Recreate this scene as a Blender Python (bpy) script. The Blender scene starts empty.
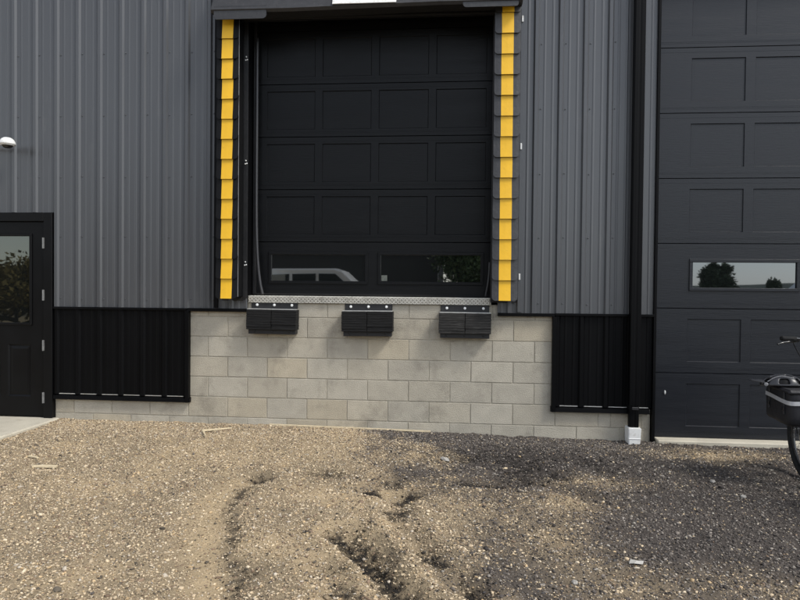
import bpy, bmesh, math, random
import numpy as np
from mathutils import Vector, Matrix
R = math.radians
random.seed(7)
rng = np.random.default_rng(11)
scene = bpy.context.scene
C = scene.collection

# ------------------------------------------------------------------ camera
CAM = Vector((1.434, -6.077, 1.421))
yaw, pit, rol = 0.0835, 0.01664, 0.00974
fw = Vector((-math.sin(yaw)*math.cos(pit), math.cos(yaw)*math.cos(pit), -math.sin(pit)))
rt = Vector((math.cos(yaw), math.sin(yaw), 0)); upv = rt.cross(fw)
r2 = rt*math.cos(rol) + upv*math.sin(rol); u2 = -rt*math.sin(rol) + upv*math.cos(rol)
cd = bpy.data.cameras.new('camera'); cam = bpy.data.objects.new('camera', cd); C.objects.link(cam)
cam.matrix_world = Matrix(((r2.x, u2.x, -fw.x, CAM.x), (r2.y, u2.y, -fw.y, CAM.y), (r2.z, u2.z, -fw.z, CAM.z), (0, 0, 0, 1)))
cd.sensor_width = 36; cd.lens = 620/800*36; cd.clip_end = 3000; cd.clip_start = 0.05
scene.camera = cam

# ------------------------------------------------------------------ sky and sun (overcast)
SUN_EL, SUN_AZ = R(50), R(118)          # azimuth measured from +Y towards +X
w = bpy.data.worlds.new('World'); scene.world = w; w.use_nodes = True
nt = w.node_tree; nt.nodes.clear()
sky = nt.nodes.new('ShaderNodeTexSky'); sky.sky_type = 'NISHITA'; sky.sun_disc = False
sky.sun_elevation = SUN_EL; sky.sun_rotation = SUN_AZ
sky.air_density = 1.0; sky.dust_density = 0.7; sky.ozone_density = 1.0
hs = nt.nodes.new('ShaderNodeHueSaturation'); hs.inputs['Saturation'].default_value = 0.40
bg = nt.nodes.new('ShaderNodeBackground'); bg.inputs['Strength'].default_value = 0.14
wo = nt.nodes.new('ShaderNodeOutputWorld')
nt.links.new(sky.outputs[0], hs.inputs['Color']); nt.links.new(hs.outputs[0], bg.inputs['Color']); nt.links.new(bg.outputs[0], wo.inputs['Surface'])
sd = bpy.data.lights.new('sun', 'SUN'); sd.energy = 1.5; sd.angle = R(14); sd.color = (1, 0.965, 0.9)
sun = bpy.data.objects.new('sun', sd); C.objects.link(sun)
to_sun = Vector((math.sin(SUN_AZ)*math.cos(SUN_EL), math.cos(SUN_AZ)*math.cos(SUN_EL), math.sin(SUN_EL)))
sun.rotation_euler = to_sun.to_track_quat('Z', 'Y').to_euler(); sun.location = (8, -10, 14)
vs = scene.view_settings; vs.view_transform = 'Standard'; vs.look = 'None'; vs.gamma = 1; vs.exposure = 0.92
vs.use_curve_mapping = False

# ------------------------------------------------------------------ materials
def mat(name, base, rough=0.5, metal=0.0, spec=0.5, var=0.0, vscale=3.0, bump=0.0, bscale=60.0, stretch=(1, 1, 1), coat=0.0, objvar=0.0, dirt=None, fine=0.0):
    m = bpy.data.materials.new(name); m.use_nodes = True
    n = m.node_tree.nodes; L = m.node_tree.links; b = n['Principled BSDF']
    b.inputs['Base Color'].default_value = (*base, 1); b.inputs['Roughness'].default_value = rough
    b.inputs['Metallic'].default_value = metal; b.inputs['Specular IOR Level'].default_value = spec
    b.inputs['Coat Weight'].default_value = coat
    geo = n.new('ShaderNodeNewGeometry'); mp = n.new('ShaderNodeVectorMath'); mp.operation = 'MULTIPLY'
    mp.inputs[1].default_value = stretch; L.new(geo.outputs['Position'], mp.inputs[0]); co = mp.outputs[0]
    col = None
    if var or objvar or fine or dirt:
        rgb = n.new('ShaderNodeRGB'); rgb.outputs[0].default_value = (*base, 1); col = rgb.outputs[0]
    def mul(col, fac_out, lo, hi):
        mr = n.new('ShaderNodeMapRange'); mr.inputs['From Min'].default_value = 0.25; mr.inputs['From Max'].default_value = 0.75
        mr.inputs['To Min'].default_value = lo; mr.inputs['To Max'].default_value = hi; L.new(fac_out, mr.inputs['Value'])
        vm = n.new('ShaderNodeVectorMath'); vm.operation = 'SCALE'; L.new(col, vm.inputs[0]); L.new(mr.outputs[0], vm.inputs['Scale'])
        return vm.outputs[0]
    if var:
        t = n.new('ShaderNodeTexNoise'); t.inputs['Scale'].default_value = vscale; t.inputs['Detail'].default_value = 6; L.new(co, t.inputs['Vector'])
        col = mul(col, t.outputs['Fac'], 1-var, 1+var)
        mr = n.new('ShaderNodeMapRange'); mr.inputs['To Min'].default_value = max(0, rough-0.1); mr.inputs['To Max'].default_value = min(1, rough+0.12)
        L.new(t.outputs['Fac'], mr.inputs['Value']); L.new(mr.outputs[0], b.inputs['Roughness'])
    if fine:
        t = n.new('ShaderNodeTexNoise'); t.inputs['Scale'].default_value = 140; t.inputs['Detail'].default_value = 4; L.new(co, t.inputs['Vector'])
        col = mul(col, t.outputs['Fac'], 1-fine, 1+fine)
    if objvar:
        oi = n.new('ShaderNodeObjectInfo')
        mr = n.new('ShaderNodeMapRange'); mr.inputs['To Min'].default_value = 1-objvar; mr.inputs['To Max'].default_value = 1+objvar*0.7; L.new(oi.outputs['Random'], mr.inputs['Value'])
        vm = n.new('ShaderNodeVectorMath'); vm.operation = 'SCALE'; L.new(col, vm.inputs[0]); L.new(mr.outputs[0], vm.inputs['Scale']); col = vm.outputs[0]
        # a few blocks lean to warm tan
        ml = n.new('ShaderNodeMath'); ml.operation = 'MULTIPLY'; ml.inputs[1].default_value = 7.31; L.new(oi.outputs['Random'], ml.inputs[0])
        fr = n.new('ShaderNodeMath'); fr.operation = 'FRACT'; L.new(ml.outputs[0], fr.inputs[0])
        pw = n.new('ShaderNodeMath'); pw.operation = 'POWER'; pw.inputs[1].default_value = 5; L.new(fr.outputs[0], pw.inputs[0])
        mx = n.new('ShaderNodeMix'); mx.data_type = 'RGBA'; mx.blend_type = 'MULTIPLY'; mx.inputs['B'].default_value = (1.02, 0.98, 0.91, 1)
        L.new(pw.outputs[0], mx.inputs['Factor']); L.new(col, mx.inputs['A']); col = mx.outputs['Result']
    if dirt:
        dcol, dscale, lo, hi = dirt
        t = n.new('ShaderNodeTexNoise'); t.inputs['Scale'].default_value = dscale; t.inputs['Detail'].default_value = 8; t.inputs['Roughness'].default_value = 0.7; L.new(co, t.inputs['Vector'])
        mr = n.new('ShaderNodeMapRange'); mr.inputs['From Min'].default_value = lo; mr.inputs['From Max'].default_value = hi; L.new(t.outputs['Fac'], mr.inputs['Value'])
        mx = n.new('ShaderNodeMix'); mx.data_type = 'RGBA'; mx.inputs['B'].default_value = (*dcol, 1)
        L.new(mr.outputs[0], mx.inputs['Factor']); L.new(col, mx.inputs['A']); col = mx.outputs['Result']
    if col is not None: L.new(col, b.inputs['Base Color'])
    if bump:
        t = n.new('ShaderNodeTexNoise'); t.inputs['Scale'].default_value = bscale; t.inputs['Detail'].default_value = 5; L.new(co, t.inputs['Vector'])
        bp = n.new('ShaderNodeBump'); bp.inputs['Strength'].default_value = bump; bp.inputs['Distance'].default_value = 0.01
        L.new(t.outputs['Fac'], bp.inputs['Height']); L.new(bp.outputs[0], b.inputs['Normal'])
    return m

M = {}
M['siding'] = mat('charcoal_metal', (0.064, 0.0665, 0.0715), 0.31, 0.0, 0.6, var=0.05, vscale=2.2, bump=0.025, bscale=3.0, stretch=(1, 1, 0.25), dirt=((0.12, 0.12, 0.117), 5, 0.60, 0.95))
M['black_metal'] = mat('black_metal', (0.0024, 0.0024, 0.0028), 0.45, 0, 0.10, var=0.2, vscale=3, bump=0.05, bscale=3.0, stretch=(1, 1, 0.3))
M['door'] = mat('overhead_door_paint', (0.0092, 0.0106, 0.0145), 0.36, 0, 0.36, var=0.12, vscale=4, bump=0.10, bscale=26, stretch=(0.35, 1, 4.0))
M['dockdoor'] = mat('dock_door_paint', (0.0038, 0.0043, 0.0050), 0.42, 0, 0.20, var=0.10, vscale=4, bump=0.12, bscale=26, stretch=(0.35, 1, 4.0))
M['entry'] = mat('entry_door_paint', (0.0028, 0.0028, 0.0032), 0.38, 0, 0.18, var=0.12, vscale=4)
M['vinyl'] = mat('black_vinyl', (0.030, 0.030, 0.032), 0.5, 0, 0.5, var=0.22, vscale=14, bump=0.25, bscale=30, dirt=((0.075, 0.073, 0.07), 20, 0.56, 0.85))
M['yellow'] = mat('yellow_vinyl', (0.80, 0.455, 0.016), 0.5, 0, 0.45, var=0.05, vscale=9, bump=0.15, bscale=30, dirt=((0.45, 0.24, 0.03), 25, 0.60, 0.95))
M['rubber'] = mat('black_rubber', (0.010, 0.0098, 0.0098), 0.8, 0, 0.25, var=0.35, vscale=8, bump=0.6, bscale=25, stretch=(0.5, 1, 5), dirt=((0.06, 0.055, 0.05), 30, 0.58, 0.85))
M['rubber_worn'] = mat('worn_rubber', (0.026, 0.025, 0.024), 0.85, 0, 0.25, var=0.4, vscale=9, bump=0.6, bscale=25, stretch=(0.5, 1, 5), dirt=((0.09, 0.085, 0.078), 22, 0.5, 0.8))
M['black_steel'] = mat('painted_steel', (0.015, 0.015, 0.016), 0.5, 0.2, 0.5, var=0.25, vscale=20, dirt=((0.09, 0.085, 0.08), 40, 0.6, 0.85))
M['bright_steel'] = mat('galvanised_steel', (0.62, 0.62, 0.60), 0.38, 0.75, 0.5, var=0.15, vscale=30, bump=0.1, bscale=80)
M['plate_dirty'] = mat('tread_plate_grime', (0.30, 0.285, 0.245), 0.5, 0.4, 0.5, var=0.3, vscale=20)
M['vinyl_dark'] = mat('deep_black_vinyl', (0.0035, 0.0035, 0.004), 0.6, 0, 0.2, var=0.15, vscale=14, bump=0.25, bscale=30)  # darker vinyl for the left pad and the helmet liner
M['plate'] = mat('tread_plate_aluminium', (0.66, 0.64, 0.58), 0.42, 0.55, 0.5, var=0.2, vscale=25, bump=0.1, bscale=80, dirt=((0.2, 0.18, 0.14), 14, 0.56, 0.8))
M['hinge_steel'] = mat('dull_hinge_steel', (0.22, 0.22, 0.215), 0.5, 0.5, 0.4, var=0.2, vscale=40)
M['sticker'] = mat('faded_sticker', (0.11, 0.12, 0.105), 0.6, 0, 0.3, var=0.3, vscale=60)
M['bolt'] = mat('zinc_bolt', (0.78, 0.78, 0.76), 0.35, 0.35, 0.5)
M['block'] = mat('concrete_block', (0.420, 0.385, 0.315), 0.92, 0, 0.2, var=0.10, vscale=7, bump=0.55, bscale=110, objvar=0.075, fine=0.12, dirt=((0.20, 0.18, 0.145), 2.6, 0.52, 0.80))
M['mortar'] = mat('mortar', (0.37, 0.34, 0.275), 0.95, 0, 0.2, var=0.22, vscale=6, bump=0.5, bscale=120, fine=0.15)
M['concrete'] = mat('cast_concrete', (0.47, 0.43, 0.345), 0.9, 0, 0.25, var=0.12, vscale=5, bump=0.3, bscale=120, fine=0.08, dirt=((0.26, 0.22, 0.16), 7, 0.57, 0.8))
M['white'] = mat('white_plastic', (0.78, 0.78, 0.76), 0.4, 0, 0.5, var=0.05, vscale=12, dirt=((0.40, 0.35, 0.27), 16, 0.5, 0.8))
M['wood'] = mat('raw_wood', (0.60, 0.50, 0.335), 0.8, 0, 0.3, var=0.2, vscale=30, stretch=(1, 1, 1))
M['scrap'] = mat('pale_scrap', (0.45, 0.43, 0.39), 0.8, 0, 0.3, var=0.15, vscale=40)
M['stone_pale'] = mat('pale_stone', (0.33, 0.31, 0.28), 0.9, 0, 0.3, var=0.25, vscale=60, bump=0.4, bscale=120)
M['stone_dark'] = mat('dark_stone', (0.12, 0.11, 0.10), 0.9, 0, 0.3, var=0.25, vscale=60, bump=0.4, bscale=120)
M['hose'] = mat('black_hose', (0.03, 0.03, 0.032), 0.38, 0, 0.5, var=0.1)
M['dark_glass_dome'] = mat('smoked_dome', (0.01, 0.01, 0.012), 0.06, 0, 0.6)
M['tyre'] = mat('tyre_rubber', (0.014, 0.014, 0.014), 0.75, 0, 0.3, var=0.3, vscale=40, dirt=((0.10, 0.085, 0.06), 30, 0.55, 0.8))
M['bike_black'] = mat('bike_paint', (0.012, 0.012, 0.013), 0.28, 0, 0.5, coat=0.3)
M['alloy'] = mat('bike_alloy', (0.5, 0.5, 0.5), 0.35, 0.8, 0.5)
M['bag'] = mat('nylon_bag', (0.016, 0.0155, 0.018), 0.6, 0, 0.4, var=0.15, vscale=18, bump=0.5, bscale=14)
M['reflective'] = mat('reflective_tape', (0.52, 0.52, 0.53), 0.4, 0.2, 0.5, var=0.1, vscale=30)
M['helmet'] = mat('helmet_shell', (0.035, 0.035, 0.038), 0.35, 0, 0.5)
M['helmet_grey'] = mat('helmet_trim', (0.22, 0.22, 0.225), 0.35, 0, 0.5)
M['silver'] = mat('silver_car_paint', (0.62, 0.61, 0.58), 0.3, 0.3, 0.5, coat=0.6)
M['barn'] = mat('dark_barn_boards', (0.02, 0.02, 0.02), 0.8, 0, 0.3, var=0.3, vscale=2)
M['roofing'] = mat('roof_metal', (0.06, 0.06, 0.065), 0.45, 0, 0.5, var=0.1)
M['bark'] = mat('bark', (0.07, 0.055, 0.04), 0.9, 0, 0.2, var=0.3, vscale=6, bump=0.6, bscale=20)
M['leaf'] = mat('leaves', (0.045, 0.07, 0.025), 0.6, 0, 0.3, var=0.4, vscale=1.2)
M['leaf_dry'] = mat('autumn_leaves', (0.16, 0.12, 0.035), 0.7, 0, 0.3, var=0.35, vscale=1.2)
M['grass'] = mat('hill_grass', (0.10, 0.11, 0.085), 0.9, 0, 0.2, var=0.3, vscale=0.05)

def glass_mat(name, fac, tint=(0.8, 0.82, 0.82)):
    m = bpy.data.materials.new(name); m.use_nodes = True; n = m.node_tree.nodes; L = m.node_tree.links
    b = n['Principled BSDF']; b.inputs['Base Color'].default_value = (0.006, 0.007, 0.007, 1); b.inputs['Roughness'].default_value = 0.02
    g = n.new('ShaderNodeBsdfGlossy'); g.inputs['Color'].default_value = (*tint, 1); g.inputs['Roughness'].default_value = 0.015
    mx = n.new('ShaderNodeMixShader'); mx.inputs[0].default_value = fac
    L.new(b.outputs[0], mx.inputs[1]); L.new(g.outputs[0], mx.inputs[2]); L.new(mx.outputs[0], n['Material Output'].inputs['Surface'])
    return m
M['glass'] = glass_mat('tinted_coated_glass', 0.14, (0.66, 0.76, 0.88))
M['glass_dock'] = glass_mat('dock_door_glass', 0.33)
M['glass_entry'] = glass_mat('entry_glass', 0.09, (0.75, 0.8, 0.7))
M['car_glass'] = glass_mat('car_glass', 0.05)

def attr_mat(name, rough, bump, bscale, fine):
    m = bpy.data.materials.new(name); m.use_nodes = True; n = m.node_tree.nodes; L = m.node_tree.links; b = n['Principled BSDF']
    b.inputs['Roughness'].default_value = rough; b.inputs['Specular IOR Level'].default_value = 0.25
    a = n.new('ShaderNodeAttribute'); a.attribute_name = 'tint'
    geo = n.new('ShaderNodeNewGeometry')
    t = n.new('ShaderNodeTexNoise'); t.inputs['Scale'].default_value = 95; t.inputs['Detail'].default_value = 8; t.inputs['Roughness'].default_value = 0.75; L.new(geo.outputs['Position'], t.inputs['Vector'])
    mr = n.new('ShaderNodeMapRange'); mr.inputs['From Min'].default_value = 0.3; mr.inputs['From Max'].default_value = 0.7
    mr.inputs['To Min'].default_value = 1-fine; mr.inputs['To Max'].default_value = 1+fine; L.new(t.outputs['Fac'], mr.inputs['Value'])
    vm = n.new('ShaderNodeVectorMath'); vm.operation = 'SCALE'; L.new(a.outputs['Color'], vm.inputs[0]); L.new(mr.outputs[0], vm.inputs['Scale'])
    L.new(vm.outputs[0], b.inputs['Base Color'])
    t2 = n.new('ShaderNodeTexNoise'); t2.inputs['Scale'].default_value = bscale; t2.inputs['Detail'].default_value = 6; L.new(geo.outputs['Position'], t2.inputs['Vector'])
    bp = n.new('ShaderNodeBump'); bp.inputs['Strength'].default_value = bump; bp.inputs['Distance'].default_value = 0.01
    L.new(t2.outputs['Fac'], bp.inputs['Height']); L.new(bp.outputs[0], b.inputs['Normal'])
    return m
M['ground'] = attr_mat('packed_gravel', 0.95, 0.8, 90, 0.35)
M['gravel'] = attr_mat('crushed_stone', 0.9, 0.3, 200, 0.18)

# ------------------------------------------------------------------ mesh helpers
class MB:
    def __init__(s): s.bm = bmesh.new()
    def box(s, x0, x1, y0, y1, z0, z1, bev=0.0, mtx=None):
        r = bmesh.ops.create_cube(s.bm, size=1)
        for v in r['verts']:
            v.co = Vector(((x0+x1)/2+v.co.x*(x1-x0), (y0+y1)/2+v.co.y*(y1-y0), (z0+z1)/2+v.co.z*(z1-z0)))
        vs_ = r['verts']
        if bev:
            es = list({e for v in vs_ for e in v.link_edges})
            g = bmesh.ops.bevel(s.bm, geom=es, offset=bev, segments=1, affect='EDGES', profile=0.5)
            vs_ = list({v for f in g['faces'] for v in f.verts} | {v for v in vs_ if v.is_valid})
        if mtx is not None:
            for v in vs_: v.co = mtx @ v.co
        return s
    def poly(s, verts, faces):
        vv = [s.bm.verts.new(v) for v in verts]
        for f in faces:
            try: s.bm.faces.new([vv[i] for i in f])
            except ValueError: pass
        return s
    def tube(s, pts, rad, n=8, caps=True, closed=False):
        pts = [Vector(p) for p in pts]; rads = rad if isinstance(rad, (list, tuple)) else [rad]*len(pts)
        rings = []; prev = None; N = len(pts)
        for i, p in enumerate(pts):
            if closed: t = pts[(i+1) % N]-pts[i-1]
            else: t = pts[min(i+1, N-1)]-pts[max(i-1, 0)]
            t.normalize()
            if prev is None:
                a = t.orthogonal().normalized()
            else:
                a = (prev-t*prev.dot(t)).normalized()
            prev = a; b = t.cross(a)
            rings.append([s.bm.verts.new(p+(a*math.cos(2*math.pi*k/n)+b*math.sin(2*math.pi*k/n))*rads[i]) for k in range(n)])
        for i in range(N if closed else N-1):
            A, B = rings[i], rings[(i+1) % N]
            for k in range(n): s.bm.faces.new((A[k], A[(k+1) % n], B[(k+1) % n], B[k]))
        if caps and not closed:
            s.bm.faces.new(rings[0][::-1]); s.bm.faces.new(rings[-1])
        return s
    def lathe(s, prof, n=20, mtx=None):
        rings = []
        for r_, z in prof: rings.append([s.bm.verts.new((r_*math.cos(2*math.pi*k/n), r_*math.sin(2*math.pi*k/n), z)) for k in range(n)])
        for A, B in zip(rings, rings[1:]):
            for k in range(n): s.bm.faces.new((A[k], A[(k+1) % n], B[(k+1) % n], B[k]))
        s.bm.faces.new(rings[0][::-1]); s.bm.faces.new(rings[-1])
        if mtx is not None:
            for rg in rings:
                for v in rg: v.co = mtx @ v.co
        return s
    def prism(s, outline, y0, y1):          # outline in (x,z), extruded along y
        n = len(outline)
        A = [s.bm.verts.new((x, y0, z)) for x, z in outline]; B = [s.bm.verts.new((x, y1, z)) for x, z in outline]
        s.bm.faces.new(A); s.bm.faces.new(B[::-1])
        for k in range(n): s.bm.faces.new((A[k], B[k], B[(k+1) % n], A[(k+1) % n]))
        return s
    def solid(s, t):
        bmesh.ops.recalc_face_normals(s.bm, faces=s.bm.faces[:]); s.bm.normal_update()
        bmesh.ops.solidify(s.bm, geom=s.bm.faces[:], thickness=t); return s
    def mesh(s, name, m, smooth=False):
        bmesh.ops.recalc_face_normals(s.bm, faces=s.bm.faces[:])
        me = bpy.data.meshes.new(name); s.bm.to_mesh(me); s.bm.free(); me.materials.append(M[m] if isinstance(m, str) else m)
        if smooth: me.shade_smooth()
        return me
    def build(s, name, m, parent=None, smooth=False, loc=None):
        return link(name, s.mesh(name, m, smooth), parent, loc)
def link(name, me, parent=None, loc=None):
    o = bpy.data.objects.new(name, me); C.objects.link(o)
    if parent is not None: o.parent = parent
    if loc is not None: o.location = loc
    return o
def empty(name, loc=(0, 0, 0), parent=None):
    o = bpy.data.objects.new(name, None); C.objects.link(o); o.location = loc; o.empty_display_size = 0.1
    if parent is not None: o.parent = parent
    return o
def tag(o, label=None, cat=None, group=None, kind=None):
    if label: o['label'] = label
    if cat: o['category'] = cat
    if group: o['group'] = group
    if kind: o['kind'] = kind
    return o
def copy_tree(o, parent=None):
    c = o.copy(); C.objects.link(c); c.parent = parent
    for ch in list(o.children): copy_tree(ch, c)
    return c

# ------------------------------------------------------------------ ground
def hash2(ix, iy, seed):
    h = (ix.astype(np.int64)*374761393 + iy.astype(np.int64)*668265263 + seed*974711) & 0xFFFFFFFF
    h = ((h ^ (h >> 13))*1274126177) & 0xFFFFFFFF
    return ((h ^ (h >> 16)) & 0xFFFF)/65535.0
def vnoise(x, y, sc, seed):
    x = x*sc; y = y*sc; ix = np.floor(x); iy = np.floor(y); fx = x-ix; fy = y-iy
    fx = fx*fx*(3-2*fx); fy = fy*fy*(3-2*fy)
    a = hash2(ix, iy, seed); b = hash2(ix+1, iy, seed); c = hash2(ix, iy+1, seed); d = hash2(ix+1, iy+1, seed)
    return (a*(1-fx)+b*fx)*(1-fy)+(c*(1-fx)+d*fx)*fy
def fbm(x, y, sc, seed, octv=4):
    s = 0; a = 1; t = 0
    for i in range(octv): s = s+a*vnoise(x+i*7.1, y-i*3.7, sc*2**i, seed+i); t += a; a *= 0.5
    return s/t
def sstep(a, b, x):
    t = np.clip((x-a)/(b-a), 0, 1); return t*t*(3-2*t)
def pdist(x, y, pts):
    best = np.full(x.shape, 1e9)
    for (ax, ay), (bx, by) in zip(pts, pts[1:]):
        dx, dy = bx-ax, by-ay; L2 = dx*dx+dy*dy
        t = np.clip(((x-ax)*dx+(y-ay)*dy)/L2, 0, 1)
        best = np.minimum(best, np.hypot(x-ax-t*dx, y-ay-t*dy))
    return best
RUT1 = [(-0.08, -1.70), (-0.13, -1.95), (-0.06, -2.35), (0.10, -2.80), (0.24, -3.10), (0.38, -3.42), (0.7, -4.2)]
RUT1E = [(0.03, -1.62), (-0.02, -1.86), (0.06, -2.25), (0.20, -2.70), (0.37, -3.06), (0.49, -3.34)]
RUT2 = [(0.86, -2.56), (0.99, -2.84), (1.13, -3.06), (1.26, -3.30), (1.6, -4.0)]
RUT2B = [(0.76, -3.02), (0.97, -3.30), (1.2, -3.8)]
RUT3 = [(0.86, -1.72), (1.04, -1.80), (1.11, -2.12), (1.25, -2.66), (1.38, -2.90), (1.55, -3.16)]
RUT4 = [(1.55, -1.52), (2.05, -1.45), (2.4, -1.75)]
HOLES = [(0.03, -1.60, 0.10, 0.055), (1.02, -1.55, 0.12, 0.045), (1.10, -1.80, 0.12, 0.05), (1.26, -2.66, 0.10, 0.05), (1.52, -3.12, 0.12, 0.04), (1.02, -2.92, 0.10, 0.05), (1.9, -1.45, 0.2, 0.03), (2.2, -1.25, 0.18, 0.03), (0.5, -1.45, 0.14, 0.02)]
def height(x, y):
    near = np.exp(-np.clip(-y, 0, 9)/1.1)
    z = (0.052*(1-sstep(0.2, 2.6, x)))*near
    z = z - 0.012*sstep(1.5, 4.5, x)*sstep(-0.3, -1.2, y)
    rough_w = 1-sstep(5, 14, np.hypot(x-1, y+2))
    wob = (fbm(x, y, 2.3, 41, 3)-0.5)*0.12
    z = z + 0.055*(fbm(x, y, 1.1, 3, 3)-0.5)*sstep(0, -0.5, y)
    z = z + 0.030*(fbm(x, y, 6.0, 9, 4)-0.5)*rough_w + 0.016*(fbm(x, y, 26.0, 15, 3)-0.5)*rough_w
    def carve(pts, wdt, dep, ridge, even=False):
        d = pdist(x+wob, y+wob*0.7, pts)
        patch = 1.0 if even else 0.25+1.1*fbm(x, y, 3.4, 91, 3)**1.3
        return (-dep*np.exp(-(d/wdt)**2) + ridge*np.exp(-((d-1.6*wdt)/(0.6*wdt))**2))*patch
    z = z + carve(RUT1, 0.17, 0.04, 0.024) + carve(RUT1E, 0.09, 0.014, 0.0)
    z = z + carve(RUT2, 0.11, 0.06, 0.03, True) + carve(RUT2B, 0.09, 0.035, 0.02) + carve(RUT3, 0.09, 0.035, 0.022) + carve(RUT4, 0.10, 0.03, 0.012)
    for hx, hy, hr, hd in HOLES:
        z = z - hd*np.exp(-(np.hypot(x-hx+wob*0.6, (y-hy)+wob*0.4)/hr)**2)
    return z
def shade_damp(x, y):      # shade of ruts and holes painted dark, plus one moist patch
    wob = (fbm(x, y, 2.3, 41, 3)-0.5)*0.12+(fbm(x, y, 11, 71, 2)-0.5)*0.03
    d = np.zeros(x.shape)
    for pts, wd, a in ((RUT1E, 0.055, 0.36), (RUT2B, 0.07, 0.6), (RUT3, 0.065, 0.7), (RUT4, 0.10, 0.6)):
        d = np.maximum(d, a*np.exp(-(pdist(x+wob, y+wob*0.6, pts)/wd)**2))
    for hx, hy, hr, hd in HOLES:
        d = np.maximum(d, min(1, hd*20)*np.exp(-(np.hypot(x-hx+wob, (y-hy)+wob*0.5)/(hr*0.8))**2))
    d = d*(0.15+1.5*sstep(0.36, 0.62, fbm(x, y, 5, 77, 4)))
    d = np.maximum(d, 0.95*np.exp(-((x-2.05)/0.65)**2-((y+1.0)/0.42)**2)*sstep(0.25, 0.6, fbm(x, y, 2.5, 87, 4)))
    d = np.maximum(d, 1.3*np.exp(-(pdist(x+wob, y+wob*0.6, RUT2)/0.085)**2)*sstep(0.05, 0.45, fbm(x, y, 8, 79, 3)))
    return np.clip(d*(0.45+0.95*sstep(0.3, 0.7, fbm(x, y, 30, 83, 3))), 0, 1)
def millings(x, y):  # dark asphalt millings spread over the right half
    n = (fbm(x, y, 1.4, 21, 4)-0.5)*1.5 + (fbm(x, y, 7.0, 25, 3)-0.5)*0.5
    bnd = 1.32 + 0.30*np.clip((-y-2.2), -1, 1.2)
    m = sstep(-0.28, 0.42, x-bnd+n)
    for px, py, sx, sy, a in ((1.62, -1.95, 0.4, 0.5, 0.5), (2.50, -1.36, 0.30, 0.16, 0.8), (2.15, -1.85, 0.32, 0.22, 0.75), (1.98, -2.5, 0.3, 0.4, 0.6), (3.75, -0.42, 0.6, 0.18, 0.75), (2.3, -3.05, 0.35, 0.25, 0.5), (2.9, -3.0, 0.3, 0.2, 0.35)):
        m = m*(1-a*np.exp(-((x-px)/sx)**2-((y-py)/sy)**2)*(0.5+fbm(x, y, 4, 31, 3)))
    m = np.maximum(m, 0.8*np.exp(-((x-2.15)/0.75)**2-((y+0.62)/0.42)**2))
    return np.clip(m, 0, 1)
TAN = np.array([0.250, 0.195, 0.125]); SAND = np.array([0.40, 0.305, 0.185]); DARK = np.array([0.066, 0.056, 0.049]); SHADE_SOIL = np.array([0.020, 0.017, 0.0145])
def ground_col(x, y):
    mm = millings(x, y)[:, None]; dd = shade_damp(x, y)[:, None]
    sandy = sstep(0.5, 0.68, fbm(x, y, 2.2, 51, 4))[:, None]*0.6
    sandy = np.maximum(sandy, 0.9*np.exp(-(pdist(x, y, RUT1)/0.12)**2)[:, None])
    base = TAN*(1-sandy)+SAND*sandy
    base = base*(0.82+0.36*fbm(x, y, 5, 61, 4))[:, None]
    c = base*(1-mm)+DARK*(0.7+0.6*fbm(x, y, 6, 63, 4))[:, None]*mm
    return c*(1-dd)+SHADE_SOIL*dd  # painted rut shade and the moist patch both blend to near-black

def raw_mesh(name, V, F, nper, m, col=None):
    me = bpy.data.meshes.new(name); me.vertices.add(len(V)); me.vertices.foreach_set('co', V.astype(np.float32).ravel())
    me.loops.add(F.size); me.loops.foreach_set('vertex_index', F.astype(np.int32).ravel())
    me.polygons.add(len(F)); me.polygons.foreach_set('loop_start', np.arange(0, F.size, nper, dtype=np.int32))
    me.update(calc_edges=True)
    if col is not None:
        a = me.attributes.new('tint', 'FLOAT_COLOR', 'POINT'); a.data.foreach_set('color', np.c_[col, np.ones(len(col))].astype(np.float32).ravel())
    me.materials.append(M[m]); return me
def spread(a, b, step, lo, hi):
    mid = np.arange(a, b+1e-6, step); L = []; x = a; s = step
    while x > lo: s *= 1.35; x -= s; L.append(x)
    Rr = []; x = mid[-1]; s = step
    while x < hi: s *= 1.35; x += s; Rr.append(x)
    return np.r_[np.array(L[::-1]), mid, np.array(Rr)]
gx = spread(-3.6, 5.2, 0.016, -600, 600); gy = spread(-3.9, 0.05, 0.016, -900, 600)
GX, GY = np.meshgrid(gx, gy); X = GX.ravel(); Y = GY.ravel()
V = np.c_[X, Y, height(X, Y)]
nx, ny = len(gx), len(gy); idx = np.arange(nx*ny).reshape(ny, nx)
F = np.c_[idx[:-1, :-1].ravel(), idx[:-1, 1:].ravel(), idx[1:, 1:].ravel(), idx[1:, :-1].ravel()]
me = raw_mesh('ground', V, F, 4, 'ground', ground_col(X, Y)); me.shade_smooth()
tag(link('ground', me), 'packed tan gravel and dark millings yard with ruts', 'ground', kind='structure')

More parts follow.
